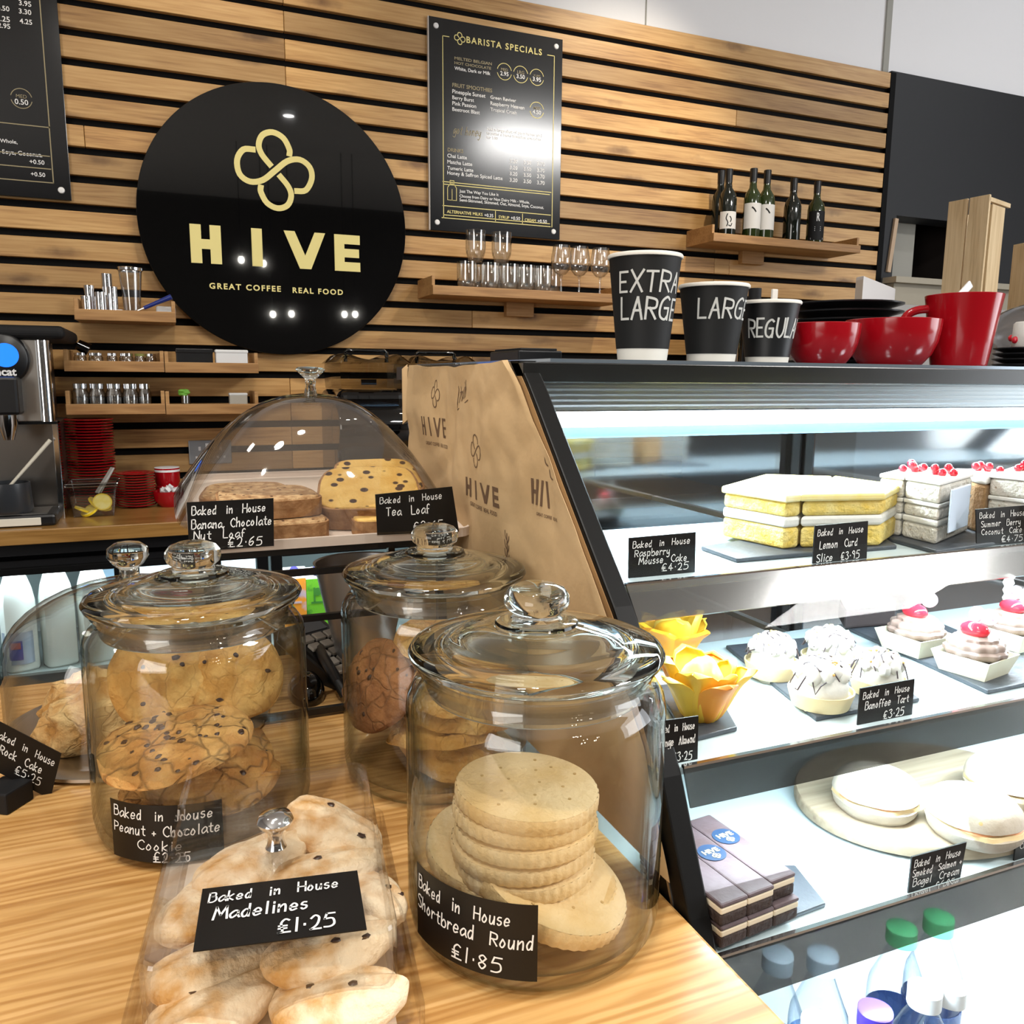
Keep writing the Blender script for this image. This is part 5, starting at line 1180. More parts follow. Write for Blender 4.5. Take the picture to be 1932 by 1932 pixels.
endglass(XL+.006).build('end_glass', M_CGLASS, cb, solid=.003); endglass(XR-.008).build('end_glass', M_CGLASS, cb, solid=.003)
q = MB(); q.grid(1, 40, lambda u, v: (XL+.017+(XR-XL-.034)*u, gy(1.366-.80*v), 1.366-.80*v)); q.build('front_glass', M_CGLASS, cb)
MB().box(XL, XR, .705, YB+.06, 1.366, 1.3848).build('top_panel', mat('top_black', (.007, .007, .0065), .25), cb, bevel=.001)
MB().box(XL+.03, XR, .712, YB+.06, 1.3848, 1.3885).build('top_glass', mat('top_edge', (.20, .24, .28), .12, metal=.5), cb)
MB().box(XL, XR, gy(.5)+.0, YB+.04, .02, .55).build('base', M_FRAME, cb, bevel=.003)
MB().box(XL+.02, XR-.02, YB-.005, YB+.02, .55, .78).build('rear_wall', M_FRAME, cb)
M_MIRD = thin('door_glass', (.50, .58, .66), (.35, .4, .45), rough=.08, extra=.22)
for a, b, n_ in ((XL+.02, .862, 0), (.905, XR-.02, 1)):
    MB().box(a, b, .985, .99, .78, 1.34).build('sliding_door', M_MIRD, cb)
q = MB(); q.box(.850, .866, .972, .986, .78, 1.34); q.box(.875, .892, .972, .986, .78, 1.34); q.box(.866, .875, .978, .986, .78, 1.34); q.build('door_post', M_FRAME, cb, bevel=.002)
q = MB(); q.box(XL+.02, XR-.02, .80, .985, 1.338, 1.366)
for k in range(5): q.box(XL+.02, XR-.02, .775+.005*k, .781+.005*k, 1.3375+.0055*k, 1.341+.0055*k)
q.build('light_housing', mat('housing_steel', (.42, .44, .46), .25, metal=.7), cb)
MB().tube([(XL+.05, .795, 1.327), (XR-.05, .795, 1.327)], .0085, 12).build('light_tube', mat('light_tube_white', (.90, .97, 1), .5, emit=9), cb)
MB().grid(200, 4, lambda u, v: (XL+.03+(XR-XL-.06)*u, .81+.02*v+.0015*math.sin(u*600), 1.334-.030*v)).build('diffuser', mat('diffuser_blue', (.30, .55, .80), .3, spec=.6), cb)
M_SHELFW = mat('white_shelf', (.56, .68, .72), .25)
M_LIP = thin('shelf_lip', (.42, .405, .39), (.4, .4, .4), rough=.12, extra=.24)
for zt, y0, y1, yl, zl in ((1.211, .548, .765, .524, 1.188), (1.100, .462, .690, .447, 1.076), (.988, .412, .690, .398, .960)):
    s_ = MB().box(XL+.0175, XR-.018, y0, y1, zt-.007, zt).build('shelf', M_SHELFW, cb, bevel=.001)
    MB().add([(XL+.0185, y0-.004, zt+.0015), (XR-.019, y0-.004, zt+.0015), (XR-.019, yl, zl), (XL+.0185, yl, zl)], [(0, 1, 2, 3)]).build('lip', M_LIP, s_, solid=.002)
    MB().box(XL+.0185, XR-.019, y0-.0055, y0-.002, zt+.0005, zt+.0025).build('lip_edge', M_CHROME, s_)
DK = .765
MB().box(XL+.018, XR-.018, .378, .985, DK-.02, DK).build('deck', mat('white_deck', (.88, .90, .90), .4), cb)
for x in (.62, 1.10, 1.5):
    q = MB(); q.box(x, x+.008, .70, .985, .974, .980); q.box(x, x+.008, .70, .985, 1.087, 1.093); q.box(x, x+.008, .76, .985, 1.203, 1.209); q.build('shelf_bracket', M_STEEL, cb)

# slates
M_SLATE = mat('slate', (.035, .042, .052), .45, c2=(.055, .065, .078), ns=12, bump=.35, bs=60)
def slate(label, px, z):
    P_ = [at(*p, Z=z) for p in px]; c = sum(P_, Vector())/len(P_)
    o = MB().prism([(p.x-c.x, p.y-c.y) for p in P_], 0, .004).build('slate_tile', M_SLATE, bevel=.0012); o.location = (c.x, c.y, z)
    return tag(o, label, 'slate', 'slate tiles in the cabinet')
Z1, Z2, Z3 = 1.2112, 1.1002, .9882
slate('slate tile under the lemon curd cake on the top shelf', [(1322, 1038), (1390, 1062), (1692, 1036), (1620, 990)], Z1)
slate('slate tile under the layered berry cake on the top shelf', [(1655, 1016), (1765, 1046), (2010, 1010), (1880, 970)], Z1)
slate('slate tile under the yellow tulip cakes on the middle shelf', [(1235, 1300), (1297, 1404), (1391, 1380), (1340, 1290)], Z2)
slate('slate tile under the meringue tarts on the middle shelf', [(1369, 1224), (1539, 1362), (1735, 1325), (1560, 1205)], Z2)
slate('slate tile under the boxed cupcakes on the middle shelf', [(1600, 1190), (1863, 1311), (2010, 1280), (1760, 1175)], Z2)
slate('slate tile under the wrapped brownie bars on the bottom shelf', [(1318, 1640), (1352, 1790), (1558, 1712), (1500, 1640)], Z3)

def layered(name, label, cat, px, z, layers, group, taper=0):
    P_ = [at(*p, Z=z) for p in px]; c = sum(P_, Vector())/len(P_)
    t = thing(name, label, cat, (c.x, c.y, z), group=group); poly = [(p.x-c.x, p.y-c.y) for p in P_]; h = 0
    for nm_, hh, m, inset in layers:
        k = 1+inset; MB().prism([(a*k, b*k) for a, b in poly], h, h+hh).build(nm_, m, t, bevel=min(.0035, hh*.3), seg=3); h += hh
    return t, poly, h
M_LSP = mat('lemon_sponge', (.70, .50, .09), .85, c2=(.78, .64, .24), ns=70, bump=.7, bs=240)
M_CREAM = mat('whipped_cream', (.70, .70, .66), .5, bump=.3, bs=70)
M_CURD = mat('lemon_curd_top', (.78, .64, .14), .3, c2=(.82, .76, .46), ns=30)
M_BEIGE = mat('cake_band_paper', (.66, .56, .40), .6)
g_ = 'lemon curd cake slices on the top shelf'; zc = Z1+.0042
t, poly, h = layered('lemon_cake', 'lemon curd cake slice with cream layer, left of the two', 'cake slice', [(1362, 1012), (1478, 1037), (1503, 1034), (1560, 985), (1440, 980)], zc, [('sponge', .020, M_LSP, 0), ('cream', .010, M_CREAM, .01), ('sponge', .014, M_LSP, 0), ('curd_topping', .007, M_CURD, .05)], g_)
t, poly, h = layered('lemon_cake', 'lemon curd cake slice right of the other, behind its card', 'cake slice', [(1508, 1034), (1660, 1030), (1690, 1008), (1570, 984)], zc, [('sponge', .020, M_LSP, 0), ('cream', .010, M_CREAM, .01), ('sponge', .014, M_LSP, 0), ('curd_topping', .007, M_CURD, .05)], g_)
M_COCO = mat('coconut_sponge', (.56, .53, .46), .85, c2=(.68, .66, .60), ns=50, bump=.7, bs=200, specks=((.42, .34, .26), .16, 130))
M_ICING = mat('white_icing', (.74, .73, .70), .5, bump=.25, bs=60)
M_CURR = mat('red_currant', (.62, .012, .03), .12, coat=.6)
M_BRSP = mat('brown_sponge', (.30, .17, .07), .85, bump=.6, bs=200)
L5 = [('sponge', .017, M_COCO, 0), ('cream', .006, M_CREAM, .015), ('sponge', .012, M_COCO, 0), ('cream', .004, M_CREAM, .015), ('sponge', .018, M_COCO, 0), ('icing', .004, M_ICING, .02)]
g_ = 'layered coconut cake slices with red currants'
def currants(t, n, h, r, seed):
    rr = random.Random(seed); q = MB()
    for k in range(n): q.lump(.0042, .0042, .0042, k, .03, c=(rr.uniform(-r, r), rr.uniform(-r, r), h+.003+(.004 if k % 3 == 0 else 0)), n=12)
    q.build('currants', M_CURR, t)
for px, lb, s in (([(1700, 1012), (1765, 1028), (1826, 1002), (1765, 988)], 'coconut layer cake slice at the front of the berry cake group', 3), ([(1652, 1004), (1697, 1012), (1760, 987), (1712, 980)], 'coconut layer cake slice at the left of the berry cake group', 4),
                  ([(1832, 1001), (1852, 1006), (1905, 985), (1790, 982)], 'coconut layer cake slice behind the front one, brown side showing', 5), ([(1858, 1004), (1960, 1020), (2000, 985), (1915, 975)], 'coconut layer cake slice at the right edge of the photo', 6)):
    t, poly, h = layered('coconut_cake', lb, 'cake slice', px, zc, L5 if s != 5 else [('sponge', .050, M_BRSP, 0), ('icing', .009, M_ICING, .02)], g_); currants(t, 7, h, .014, s)
t, poly, h = layered('cake_topper', 'pale blue folded paper slip on the front coconut cake slice', 'paper slip', [(1786, 1006), (1789, 1007), (1825, 992), (1822, 990)], zc+.012, [('paper', .042, mat('pale_blue_paper', (.55, .66, .80), .5), 0)], None)

# middle shelf: yellow tulip cakes
M_PETAL = mat('yellow_wrap', (.82, .46, .015), .5, c2=(.86, .60, .06), ns=14)
M_PETO = mat('orange_wrap', (.74, .24, .01), .5, c2=(.84, .40, .02), ns=14)
def tulip(label, px, z, s, seed):
    p = at(*px, Z=z); t = thing('tulip_cake', label, 'cake', (p.x, p.y, z), (0, 0, seed), 'yellow wrapped tulip cakes'); rr = random.Random(seed)
    MB().lump(.017*s, .017*s, .020*s, seed, .15, c=(0, 0, .030*s)).build('cake', M_CURD, t)
    for k in range(10):
        lay = k % 2; a0 = k*PI/5+rr.uniform(-.15, .15); hgt = rr.uniform(.046, .056)*s*(1 if lay else .86); fl = rr.uniform(.05, .35)+(.0 if lay else .2); wv = rr.uniform(.7, 1.1)
        def pet(u, v, a0=a0, hgt=hgt, fl=fl, wv=wv, lay=lay):
            w = u-.5; a = a0+w*wv*1.7*(1-v**5)**.6; r = (.012+(.017+.003*(1-lay))*v**.65*(1+fl*v*v*1.2)-.006*(2*w)**2*v+.0012*math.sin(u*11+a0))*s
            return (r*math.cos(a), r*math.sin(a), hgt*v-(.016*s*max(0, v-.65)*fl*2))
        MB().grid(10, 12, pet).build('petal', M_PETO if k % 4 == 0 else M_PETAL, t, solid=.0010)
tulip('front yellow and orange tulip wrapped cake right of the glass jar', (1322, 1352), Z2+.0042, .98, 2)
tulip('rear yellow tulip wrapped cake beside the cabinet frame', (1262, 1252), Z2+.0042, .98, 5)

# meringue tarts
M_TCRUST = mat('tart_crust', (.74, .62, .36), .7, bump=.2, bs=120); M_DRIZ = mat('chocolate_drizzle', (.05, .035, .04), .3); M_NUT = mat('nut_crumb', (.66, .40, .12), .6)
def tart(label, px, r, seed):
    p = at(*px, Z=Z2+.0042); t = thing('meringue_tart', label, 'tart', (p.x, p.y, Z2+.0042), (0, 0, seed), 'meringue tarts with chocolate drizzle'); rr = random.Random(seed)
    MB().lathe([(0, 0), (r*.86, 0), (r, .012), (r*1.0, .0135), (r*.95, .0135), (r*.92, .010), (0, .010)], 48).build('crust', M_TCRUST, t)
    q = MB(); n = 22; q.lump(r*.82, r*.82, r*1.02, seed, .12, c=(0, 0, .012), n=24)
    for k in range(n):
        a = k*2.4; d = r*.76*math.sqrt(k/n); s = r*(.27-.05*k/n); q.lump(s, s, s*1.15, k, .25, c=(d*math.cos(a), d*math.sin(a), .0115+r*.88*math.sqrt(max(.02, 1-(d/r)**2))), n=12)
    q.build('cream', M_CREAM, t); q = MB()
    def top(x, y): return .0125+r*1.10*math.sqrt(max(.02, 1-(x*x+y*y)/(r*r*1.0)))
    for k in range(6):
        y0 = (k-2.5)*r*.33+rr.uniform(-.002, .002); pts = []
        for i in range(9):
            x = (i/8-.5)*1.75*r*math.sqrt(max(.1, 1-(y0/r)**2)); y = y0+.003*math.sin(i*1.3+k); pts.append((x, y, top(x, y)+.0004))
        q.tube(pts, .0006, 6)
    q.build('chocolate_drizzle', M_DRIZ, t); q = MB()
    for k in range(10):
        a = rr.uniform(0, 6.28); d = r*.8*math.sqrt(rr.random()); x, y = d*math.cos(a), d*math.sin(a); q.lump(.0016, .0013, .0012, k, .3, c=(x, y, top(x, y)+.0008), n=8)
    q.build('nut_pieces', M_NUT, t)
tart('meringue tart at the left of the slate tile', (1455, 1272), .0245, 1); tart('meringue tart at the front of the slate tile', (1547, 1328), .0265, 2)
tart('meringue tart at the back of the slate tile', (1563, 1262), .0255, 3); tart('meringue tart at the right behind its price card', (1655, 1305), .0235, 4)

# boxed cupcakes
M_TRAY = mat('paper_tray', (.66, .63, .48), .6); M_SWIRL = mat('mocha_cream', (.22, .15, .125), .5, c2=(.31, .235, .20), ns=20); M_JELLY = mat('red_jelly', (.72, .02, .04), .1, coat=.6); M_LOLLY = mat('pink_speckled_sugar', (.80, .62, .72), .25, specks=((.50, .18, .36), .3, 240))
ra = at(1770, 1264, Z=Z2); rb = at(1855, 1292, Z=Z2); ang = math.atan2(rb.y-ra.y, rb.x-ra.x)
def cupcake(label, px, seed, cand=False):
    p = at(*px, Z=Z2+.0042); t = thing('boxed_cupcake', label, 'cupcake', (p.x, p.y, Z2+.0042), (0, 0, ang+random.Random(seed).uniform(-.08, .08)), 'cupcakes in pale paper trays')
    a, b, h = .021, .027, .019
    vs = [(sx*w, sy*w, z) for w, z in ((a, 0), (b, h), (b-.001, h), (a-.001, .0012)) for sx, sy in ((-1, -1), (1, -1), (1, 1), (-1, 1))]
    MB().add(vs, [(3, 2, 1, 0)]+[(r*4+i, r*4+(i+1) % 4, r*4+4+(i+1) % 4, r*4+4+i) for r in range(3) for i in range(4)]+[(12, 13, 14, 15)]).build('paper_tray', M_TRAY, t)
    MB().lump(.020, .020, .014, seed, .1, c=(0, 0, .012)).build('sponge', M_DRIZ, t)
    MB().lathe([(.0, .013), (.0235, .0165), (.0262, .0195), (.0262, .0225), (.0235, .0245), (.0240, .0275), (.0225, .0300), (.0185, .0315), (.0180, .0340), (.0130, .0360), (0, .0372)], 72, flut=lambda a: 1+.045*math.sin(a*11)).build('cream_swirl', M_SWIRL, t)
    q = MB(); q.lump(.0130, .0092, .0078, seed, .05, c=(0, -.004, .0405), n=22); q.build('jelly_heart', M_JELLY, t)
    q = MB()
    for sx in (-1, 1): q.lathe([(0, -.0015), (.0075, -.0012), (.0075, .0012), (0, .0015)], 20, m=Matrix.Translation((sx*.006, .008, .052)) @ Euler((1.25, 0, sx*.3)).to_matrix().to_4x4())
    q.build('sugar_disc', M_LOLLY, t)
    if cand: MB().lathe([(0, .04), (.003, .042), (.0045, .046), (.003, .050), (.005, .054), (.0035, .058), (.0055, .062), (.004, .066), (.006, .069), (0, .072)], 18, c=(-.012, .004)).build('meringue_twist', M_CREAM, t)
cupcake('boxed cupcake with red jelly heart, left of the three', (1725, 1226), 1); cupcake('boxed cupcake with red jelly heart at the front', (1836, 1266), 2); cupcake('boxed cupcake with a white twist at the right edge', (1908, 1216), 3, True)
t, poly, h = layered('chocolate_traybake', 'dark chocolate traybake drizzled with white lines at the back of the middle shelf', 'traybake', [(1592, 1188), (1690, 1180), (1650, 1160), (1580, 1165)], Z2+.0042, [('sponge', .022, mat('dark_sponge', (.03, .02, .02), .6), 0), ('icing', .004, M_ICING, -.03)], None)

# bottom shelf: brownie bars
M_BROW = mat('brownie', (.035, .020, .016), .7, bump=.6, bs=200); M_BCREAM = mat('brownie_cream', (.72, .62, .46), .5); M_FILM = mat('glossy_wrapped_top', (.075, .05, .052), .55, spec=.3, bump=.5, bs=50, c2=(.12, .09, .10), ns=40)
M_STK = mat('blue_sticker', (.012, .035, .085), .5)
def bar(x0, y0, z, label, stick):
    w, L_ = .0235, .090
    t = thing('brownie_bar', label, 'brownie', (x0+w/2, y0, z), (0, 0, .10), 'wrapped brownie bars on the bottom shelf'); h = w/2
    MB().box(-h, h, 0, L_, 0, .0085).build('brownie', M_BROW, t, bevel=.0015); MB().box(-h, h, 0, L_, .0085, .0132).build('cream', M_BCREAM, t, bevel=.001); MB().box(-h-.0004, h+.0004, -.0004, L_, .0132, .0165).build('wrapped_top', M_FILM, t, bevel=.0015)
    if stick is not None:
        s_ = MB().lathe([(0, .0167), (.0105, .0167), (.0105, .0171), (0, .0172)], 28, c=(0, stick)).build('sticker', M_STK, t)
        q = MB(); f2 = lambda a, b: (a, b, .0175); ftext(q, 'HIVE', -.007, stick-.001, .014, f2, .02); knot(q, 0, stick-.005, .003, .003, .0004, f2); q.build('emblem', M_GOLD, s_)
zb_ = Z3+.0045
for k, x in enumerate((.3235, .3475, .3715)):
    bar(x, .4105+.0024*k, zb_, ('brownie bar at the bottom left of the stack by the frame', 'brownie bar in the middle of the bottom row', 'brownie bar at the bottom right of the stack')[k], None)
    bar(x-.001, .4105+.0024*k+.004*(k == 2), zb_+.0168, ('wrapped brownie bar on top nearest the black frame', 'wrapped brownie bar on top in the middle with round blue sticker', 'wrapped brownie bar on top at the right with round blue sticker')[k], (.070, .050, .058)[k])
# oval board and bagels
ob = MB().lathe([(0, 0), (.94, 0), (1, .003), (1, .011), (.985, .013), (0, .013)], 72, sx=.122, sy=.095).build('oval_board', wood('grey_board', (.42, .35, .25), (.33, .27, .19), (.2, .15, .10), knots=False, rough=.6)); ob.location = (.622, .512, Z3)
tag(ob, 'pale oval wooden board carrying the bagels on the bottom shelf', 'serving board')
M_BAG = mat('floured_bagel', (.42, .37, .29), .85, c2=(.58, .55, .49), ns=16, bump=.4, bs=90, specks=((.5, .36, .16), .10, 60)); M_FILL = mat('cream_filling', (.80, .64, .36), .5); M_SAL = mat('salmon_filling', (.72, .34, .16), .45)
def bagel(label, px, z, r, rz, tilt=(0, 0), topoff=0):
    p = at(*px, Z=z+.012); t = thing('filled_bagel', label, 'bagel', (p.x, p.y, z), (tilt[0], tilt[1], rz), 'filled bagels on the oval board')
    def half(z0, sg): 
        q = MB(); NU, NV = 44, 14; h = .011
        def f_(u, v):
            a = 2*PI*u; b = 2*PI*v; ri = r*.42; R_0 = r-ri; zz = math.sin(b)*h*1.35; zz = max(0, zz)*sg if sg > 0 else min(0, zz)
            k = 1+.03*noise.noise(Vector((math.cos(a)*2, math.sin(a)*2, z0*50))); return ((R_0+ri*math.cos(b))*math.cos(a)*k, (R_0+ri*math.cos(b))*math.sin(a)*k, z0+zz)
        return q.grid(NU, NV, f_)
    half(.0115, -1).build('bagel_base', M_BAG, t)
    MB().lathe([(r*.2, .0112), (r*.96, .0112), (r*.94, .0150), (r*.2, .0150)], 40, flut=lambda a: 1+.05*math.sin(a*7)).build('cream_filling', M_FILL, t)
    MB().lathe([(r*.25, .0150), (r*.90, .0150), (r*.86, .0172), (r*.25, .0172)], 40, flut=lambda a: 1+.07*math.sin(a*5+1)).build('salmon_filling', M_SAL, t)
    o = half(.0174, 1).build('bagel_top', M_BAG, t); o.location = (topoff, 0, 0)
zb_ = Z3+.0132
bagel('filled bagel at the back left of the oval board', (1652, 1500), zb_, .036, .4); bagel('filled bagel at the front of the oval board', (1838, 1545), zb_, .037, 1.2, (0, 0), .002)
bagel('filled bagel behind the front one at the right edge', (1905, 1478), zb_, .037, 2.0)
# bottles on the deck
M_PET = thin('pet_plastic', (.93, .96, .98), (.62, .72, .80), rough=.04, extra=.05); M_WATER = mat('bottle_label_blue', (.35, .5, .75), .4)
def bottle(label, px, z, cap, body, h=.135, r=.024, lab=None):
    p = at(*px, Z=z); t = thing('drink_bottle', label, 'bottle', (p.x, max(p.y, gy(DK)+r+.006), DK), group='drink bottles at the bottom of the cabinet'); h = z-DK
    MB().lathe([(0, .002), (r*.8, 0), (r, .006), (r, h*.55), (r*.95, h*.62), (r*.55, h*.80), (.0095, h*.88), (.0095, h*.97), (0, h*.97)], 28).build('body', body, t)
    MB().lathe([(.0095, h-.014), (.0128, h-.014), (.0128, h-.001), (.0115, h), (0, h)], 24, flut=lambda a: 1+.02*math.cos(a*20)).build('cap', cap, t)
    MB().lathe([(r+.0003, h*.12), (r+.0006, h*.12), (r+.0006, h*.42), (r+.0003, h*.42)], 28).build('label', lab or M_WATER, t)
pc = lambda n, c: mat('cap_'+n, c, .35)
WC = pc('white', (.80, .85, .88)); BC = pc('pale_blue', (.55, .72, .85)); GC = pc('green', (.12, .58, .26)); PC = pc('purple', (.07, .04, .42))
M_NAVY = mat('navy_label', (.02, .05, .16), .35); M_PALE = mat('pale_label', (.75, .78, .80), .5)
bottle('clear drink bottle with purple cap at the bottom front', (1652, 1903), .905, PC, M_PET); bottle('clear drink bottle with white cap right of the purple one', (1752, 1868), .905, WC, M_PET, r=.028)
bottle('drink bottle with white cap and pale label at the far right front', (1822, 1878), .905, WC, M_PET, lab=M_PALE); bottle('clear drink bottle with white cap left of the purple one', (1545, 1925), .905, WC, M_PET)
bottle('water bottle with pale blue cap seen through the bottom shelf lip at the left', (1468, 1797), .905, BC, M_PET); bottle('water bottle with white cap seen through the bottom shelf lip', (1553, 1798), .905, BC, M_PET)
bottle('navy drink bottle with green cap, left of the two green ones', (1702, 1748), .905, GC, M_PET, lab=M_NAVY); bottle('navy drink bottle with green cap, right of the two green ones', (1772, 1728), .905, GC, M_PET, lab=M_NAVY)

# price cards in the cabinet
B_ = ('Baked  in  House', .05, .90, .74, .16)
card('raspberry mousse cake price card at the left of the top shelf', [(1187, 1015), (1313, 1004), (1311, 1080), (1186, 1091)], [B_, ('Raspberry', .08, .60, .52, .17), ('Mousse  Cake', .14, .86, .32, .17), ('£4.25', .48, .88, .11, .17)], Y=.566)
card('lemon curd slice price card in front of the lemon cake', [(1538, 992), (1638, 983), (1635, 1058), (1533, 1069)], [B_, ('Lemon  Curd', .10, .80, .42, .19), ('Slice  £3.95', .06, .84, .10, .19)], Y=.556)
card('coconut cake price card at the right of the top shelf', [(1842, 961), (1942, 953), (1942, 1022), (1843, 1029)], [B_, ('Summer  Berry', .08, .82, .50, .16), ('Coconut  Cake', .08, .84, .28, .16), ('£4.75', .45, .85, .05, .16)], Y=.556)
card('tart price card in front of the meringue tarts', [(1624, 1299), (1726, 1281), (1720, 1358), (1617, 1380)], [B_, ('Banoffee  Tart', .10, .90, .48, .18), ('£3.25', .45, .82, .18, .19)], Y=.470)
card('price card half hidden behind the shortbread jar on the middle shelf', [(1235, 1362), (1318, 1351), (1316, 1436), (1234, 1449)], [B_, ('Orange  Almond', .05, .92, .44, .18), ('£3.25', .4, .85, .08, .19)], Y=.467)
card('smoked salmon bagel price card in front of the oval board', [(1721, 1617), (1824, 1589), (1809, 1671), (1712, 1698)], [B_, ('Smoked  Salmon +', .04, .95, .52, .16), ('Bagel  Cream', .06, .94, .30, .17), ('£6.25', .5, .86, .06, .18)], Y=.4135)
card('price card cut off by the right edge on the bottom shelf', [(1919, 1573), (2010, 1548), (2002, 1602), (1913, 1628)], [B_, ('Cream  Bagel', .08, .85, .45, .18), ('£5.75', .4, .8, .1, .18)], Y=.4135)

# ------------------------------------------------------------------ cups, mugs and plates on top of the cabinet
TZ2 = 1.3887
def paper_cup(label, xl, xr, yt, Y, words, sleeve):
    c = at((xl+xr)/2, yt, Y=Y); L_ = at(xl, yt+8, Y=Y); Rg = at(xr, yt+8, Y=Y); dep = (c-EYE).dot(_fw)
    r = (xr-xl)/2*dep/FPX; h = c.z-TZ2; rb_ = r*.69
    t = thing('paper_cup', label, 'paper cup', (c.x, Y, TZ2), group='black paper cups on the cabinet')
    rz = lambda z: rb_+(r-rb_)*z/h
    MB().lathe([(0, .004), (rb_-.002, .004), (rb_-.001, 0), (rb_, 0), (rz(h-.004), h-.004), (rz(h)-.002, h-.004), (rb_-.003, .006), (0, .006)], 56).build('cup_body', M_CUPWHITE, t)
    rim = [(r-.001, h), ]
    MB().lathe([(rz(h)-.0015, h-.0045), (r+.0016, h-.0042), (r+.0022, h-.0018), (r+.0010, h), (r-.0016, h-.001), (rz(h)-.0025, h-.0045)], 56).build('rim', M_CUPWHITE, t)
    z0 = h*.125; MB().lathe([(rz(z0)+.0005, z0), (rz(h-.0045)+.0006, h-.0045), (rz(h-.0045)+.0001, h-.0045), (rz(z0)+.0001, z0), (rz(z0)+.0005, z0)], 56).build('sleeve', sleeve, t)
    q = MB(); fa = math.atan2(-Y, -c.x)
    for s, px0, yb, hh, w in words:
        zb_ = at((xl+xr)/2, yb, Y=Y).z-TZ2; k = dep/FPX; r1 = rz(zb_+hh*k/2)+.0009
        o = max(-.98, min(.98, (px0-(xl+xr)/2)*k/r1)); a0 = fa+math.asin(o)
        write(q, s, 0, 0, hh*k, lambda x, y, a0=a0, zb_=zb_: ((rz(zb_+y)+.0009)*math.cos(a0+x/r1), (rz(zb_+y)+.0009)*math.sin(a0+x/r1), zb_+y), hh*k*.058, w*k)
    q.build('handwriting', mat('chalk_grey', (.60, .60, .57), .7), t)
M_SLV = mat('black_cup_sleeve', (.010, .010, .010), .6, spec=.3); M_SLV2 = mat('blacker_cup_sleeve', (.0022, .0022, .0028), .45)
paper_cup('tallest black paper cup with EXTRA LARGE written in chalk', 1150, 1285, 482, .82, [('EXTRA', 1172, 556, 36, 130), ('LARGE', 1176, 606, 38, 122)], M_SLV)
paper_cup('middle black paper cup with LARGE written in chalk', 1284, 1411, 538, .85, [('LARGE', 1320, 604, 34, 115)], M_SLV)
paper_cup('smallest black paper cup with REGULAR written in chalk', 1397, 1508, 569, .86, [('REGULAR', 1417, 638, 32, 120)], M_SLV2)
def red_cup(label, xl, xr, yt, Y, prof, handle=None, name='red_cup', ell=1):
    c = at((xl+xr)/2, yt, Y=Y); dep = (c-EYE).dot(_fw); r = (xr-xl)/2*dep/FPX; h = c.z-TZ2
    t = thing(name, label, 'cup', (c.x, Y, TZ2), group='red cups on the cabinet')
    out = [(0, .001)]+[(a*r, b*h) for a, b in prof]; inn = [(max(a*r-.004, .0), max(b*h, .007)) for a, b in prof][::-1]
    MB().lathe(out+[(r-.001, h+.0008), (r-.003, h+.0008)]+inn+[(0, .007)], 64).build('bowl', M_RED, t)
    if handle:
        pts = [(p[0]*r, 0, p[1]*h) for p in handle]; m = Matrix.Rotation(math.atan2(-Y, -c.x)+PI/2+.35, 4, 'Z')
        pts = _smooth([(p[0], p[2]) for p in pts]); q = MB(); q.tube([m @ Vector((a, 0, b)) for a, b in pts], .0062, 12); q.build('handle', M_RED, t)
BOWL = [(.55, 0), (.58, .02), (.66, .07), (.83, .28), (.94, .54), (.985, .80), (1, 1)]
red_cup('small red cappuccino cup next to the regular paper cup', 1484, 1621, 612, .875, BOWL)
red_cup('wide red cup in the middle of the three red cups', 1600, 1770, 605, .90, BOWL)
red_cup('tall red mug with handle, rightmost of the red cups', 1752, 1887, 558, .895, [(.66, 0), (.70, .01), (.73, .06), (.83, .42), (.94, .8), (1, 1)], [(-.9, .82), (-1.25, .80), (-1.52, .70), (-1.50, .45), (-1.25, .30), (-.84, .30)], 'red_mug')
p = at(950, 668, Y=1.02); p2 = at(1030, 668, Y=1.02)
t = thing('black_tray', 'flat black tray lying on the left end of the cabinet top behind the bags', 'tray', (p.x, 1.02, TZ2)); MB().box(0, p2.x-p.x, -.05, .05, 0, .016).build('base', M_BSEMI, t, bevel=.002); MB().box(.005, p2.x-p.x-.005, -.045, .045, .016, .019).build('rim', M_BMATT, t, bevel=.001)
pl_ = thing('black_plate', 'black plate', 'plate', group='black plates stacked behind the red cups')
MB().lathe([(0, 0), (.055, 0), (.058, .002), (.088, .0105), (.0885, .0125), (.086, .0130), (.057, .005), (0, .005)], 56).build('plate', mat('black_stoneware', (.010, .010, .011), .3), pl_)
c = at(1592, 600, Y=1.06); n = 8; zz = .0136
for k in range(n):
    o = pl_ if k == 0 else copy_tree(pl_); o.location = (c.x, 1.06, TZ2+k*.0128); o['label'] = 'topmost black plate behind the small red cup' if k == n-1 else 'second black plate down behind the small red cup' if k == n-2 else 'third black plate down behind the small red cup' if k == n-3 else 'black plate low in the stack hidden behind the red cups'
c = at(1945, 670, Y=.94)
for k in range(4):
    o = copy_tree(pl_); o.location = (c.x, .94, TZ2+k*.0086); o.scale = (.62, .62, .78); o['group'] = 'small black plates at the right end'; o['label'] = ('lowest small black plate right of the red mug', 'second small black plate up, right of the red mug', 'third small black plate up, right of the red mug', 'top small black plate under the little cake at the right edge')[k]
t, poly, h = layered('cake_piece', 'little iced cake with red top on the black plates at the right edge', 'cake', [(1908, 650), (1975, 650), (1990, 644), (1922, 644)], TZ2+.04, [('sponge', .004, M_ICING, 0)], None) if False else (None, None, None)
t = thing('cake_piece', 'little iced cake with red fruit on the black plates at the right edge', 'cake', (c.x+.004, .94, TZ2+.036)); MB().lathe([(0, 0), (.030, 0), (.032, .004), (.031, .038), (.028, .041), (0, .041)], 36).build('cake', M_ICING, t)
q = MB()
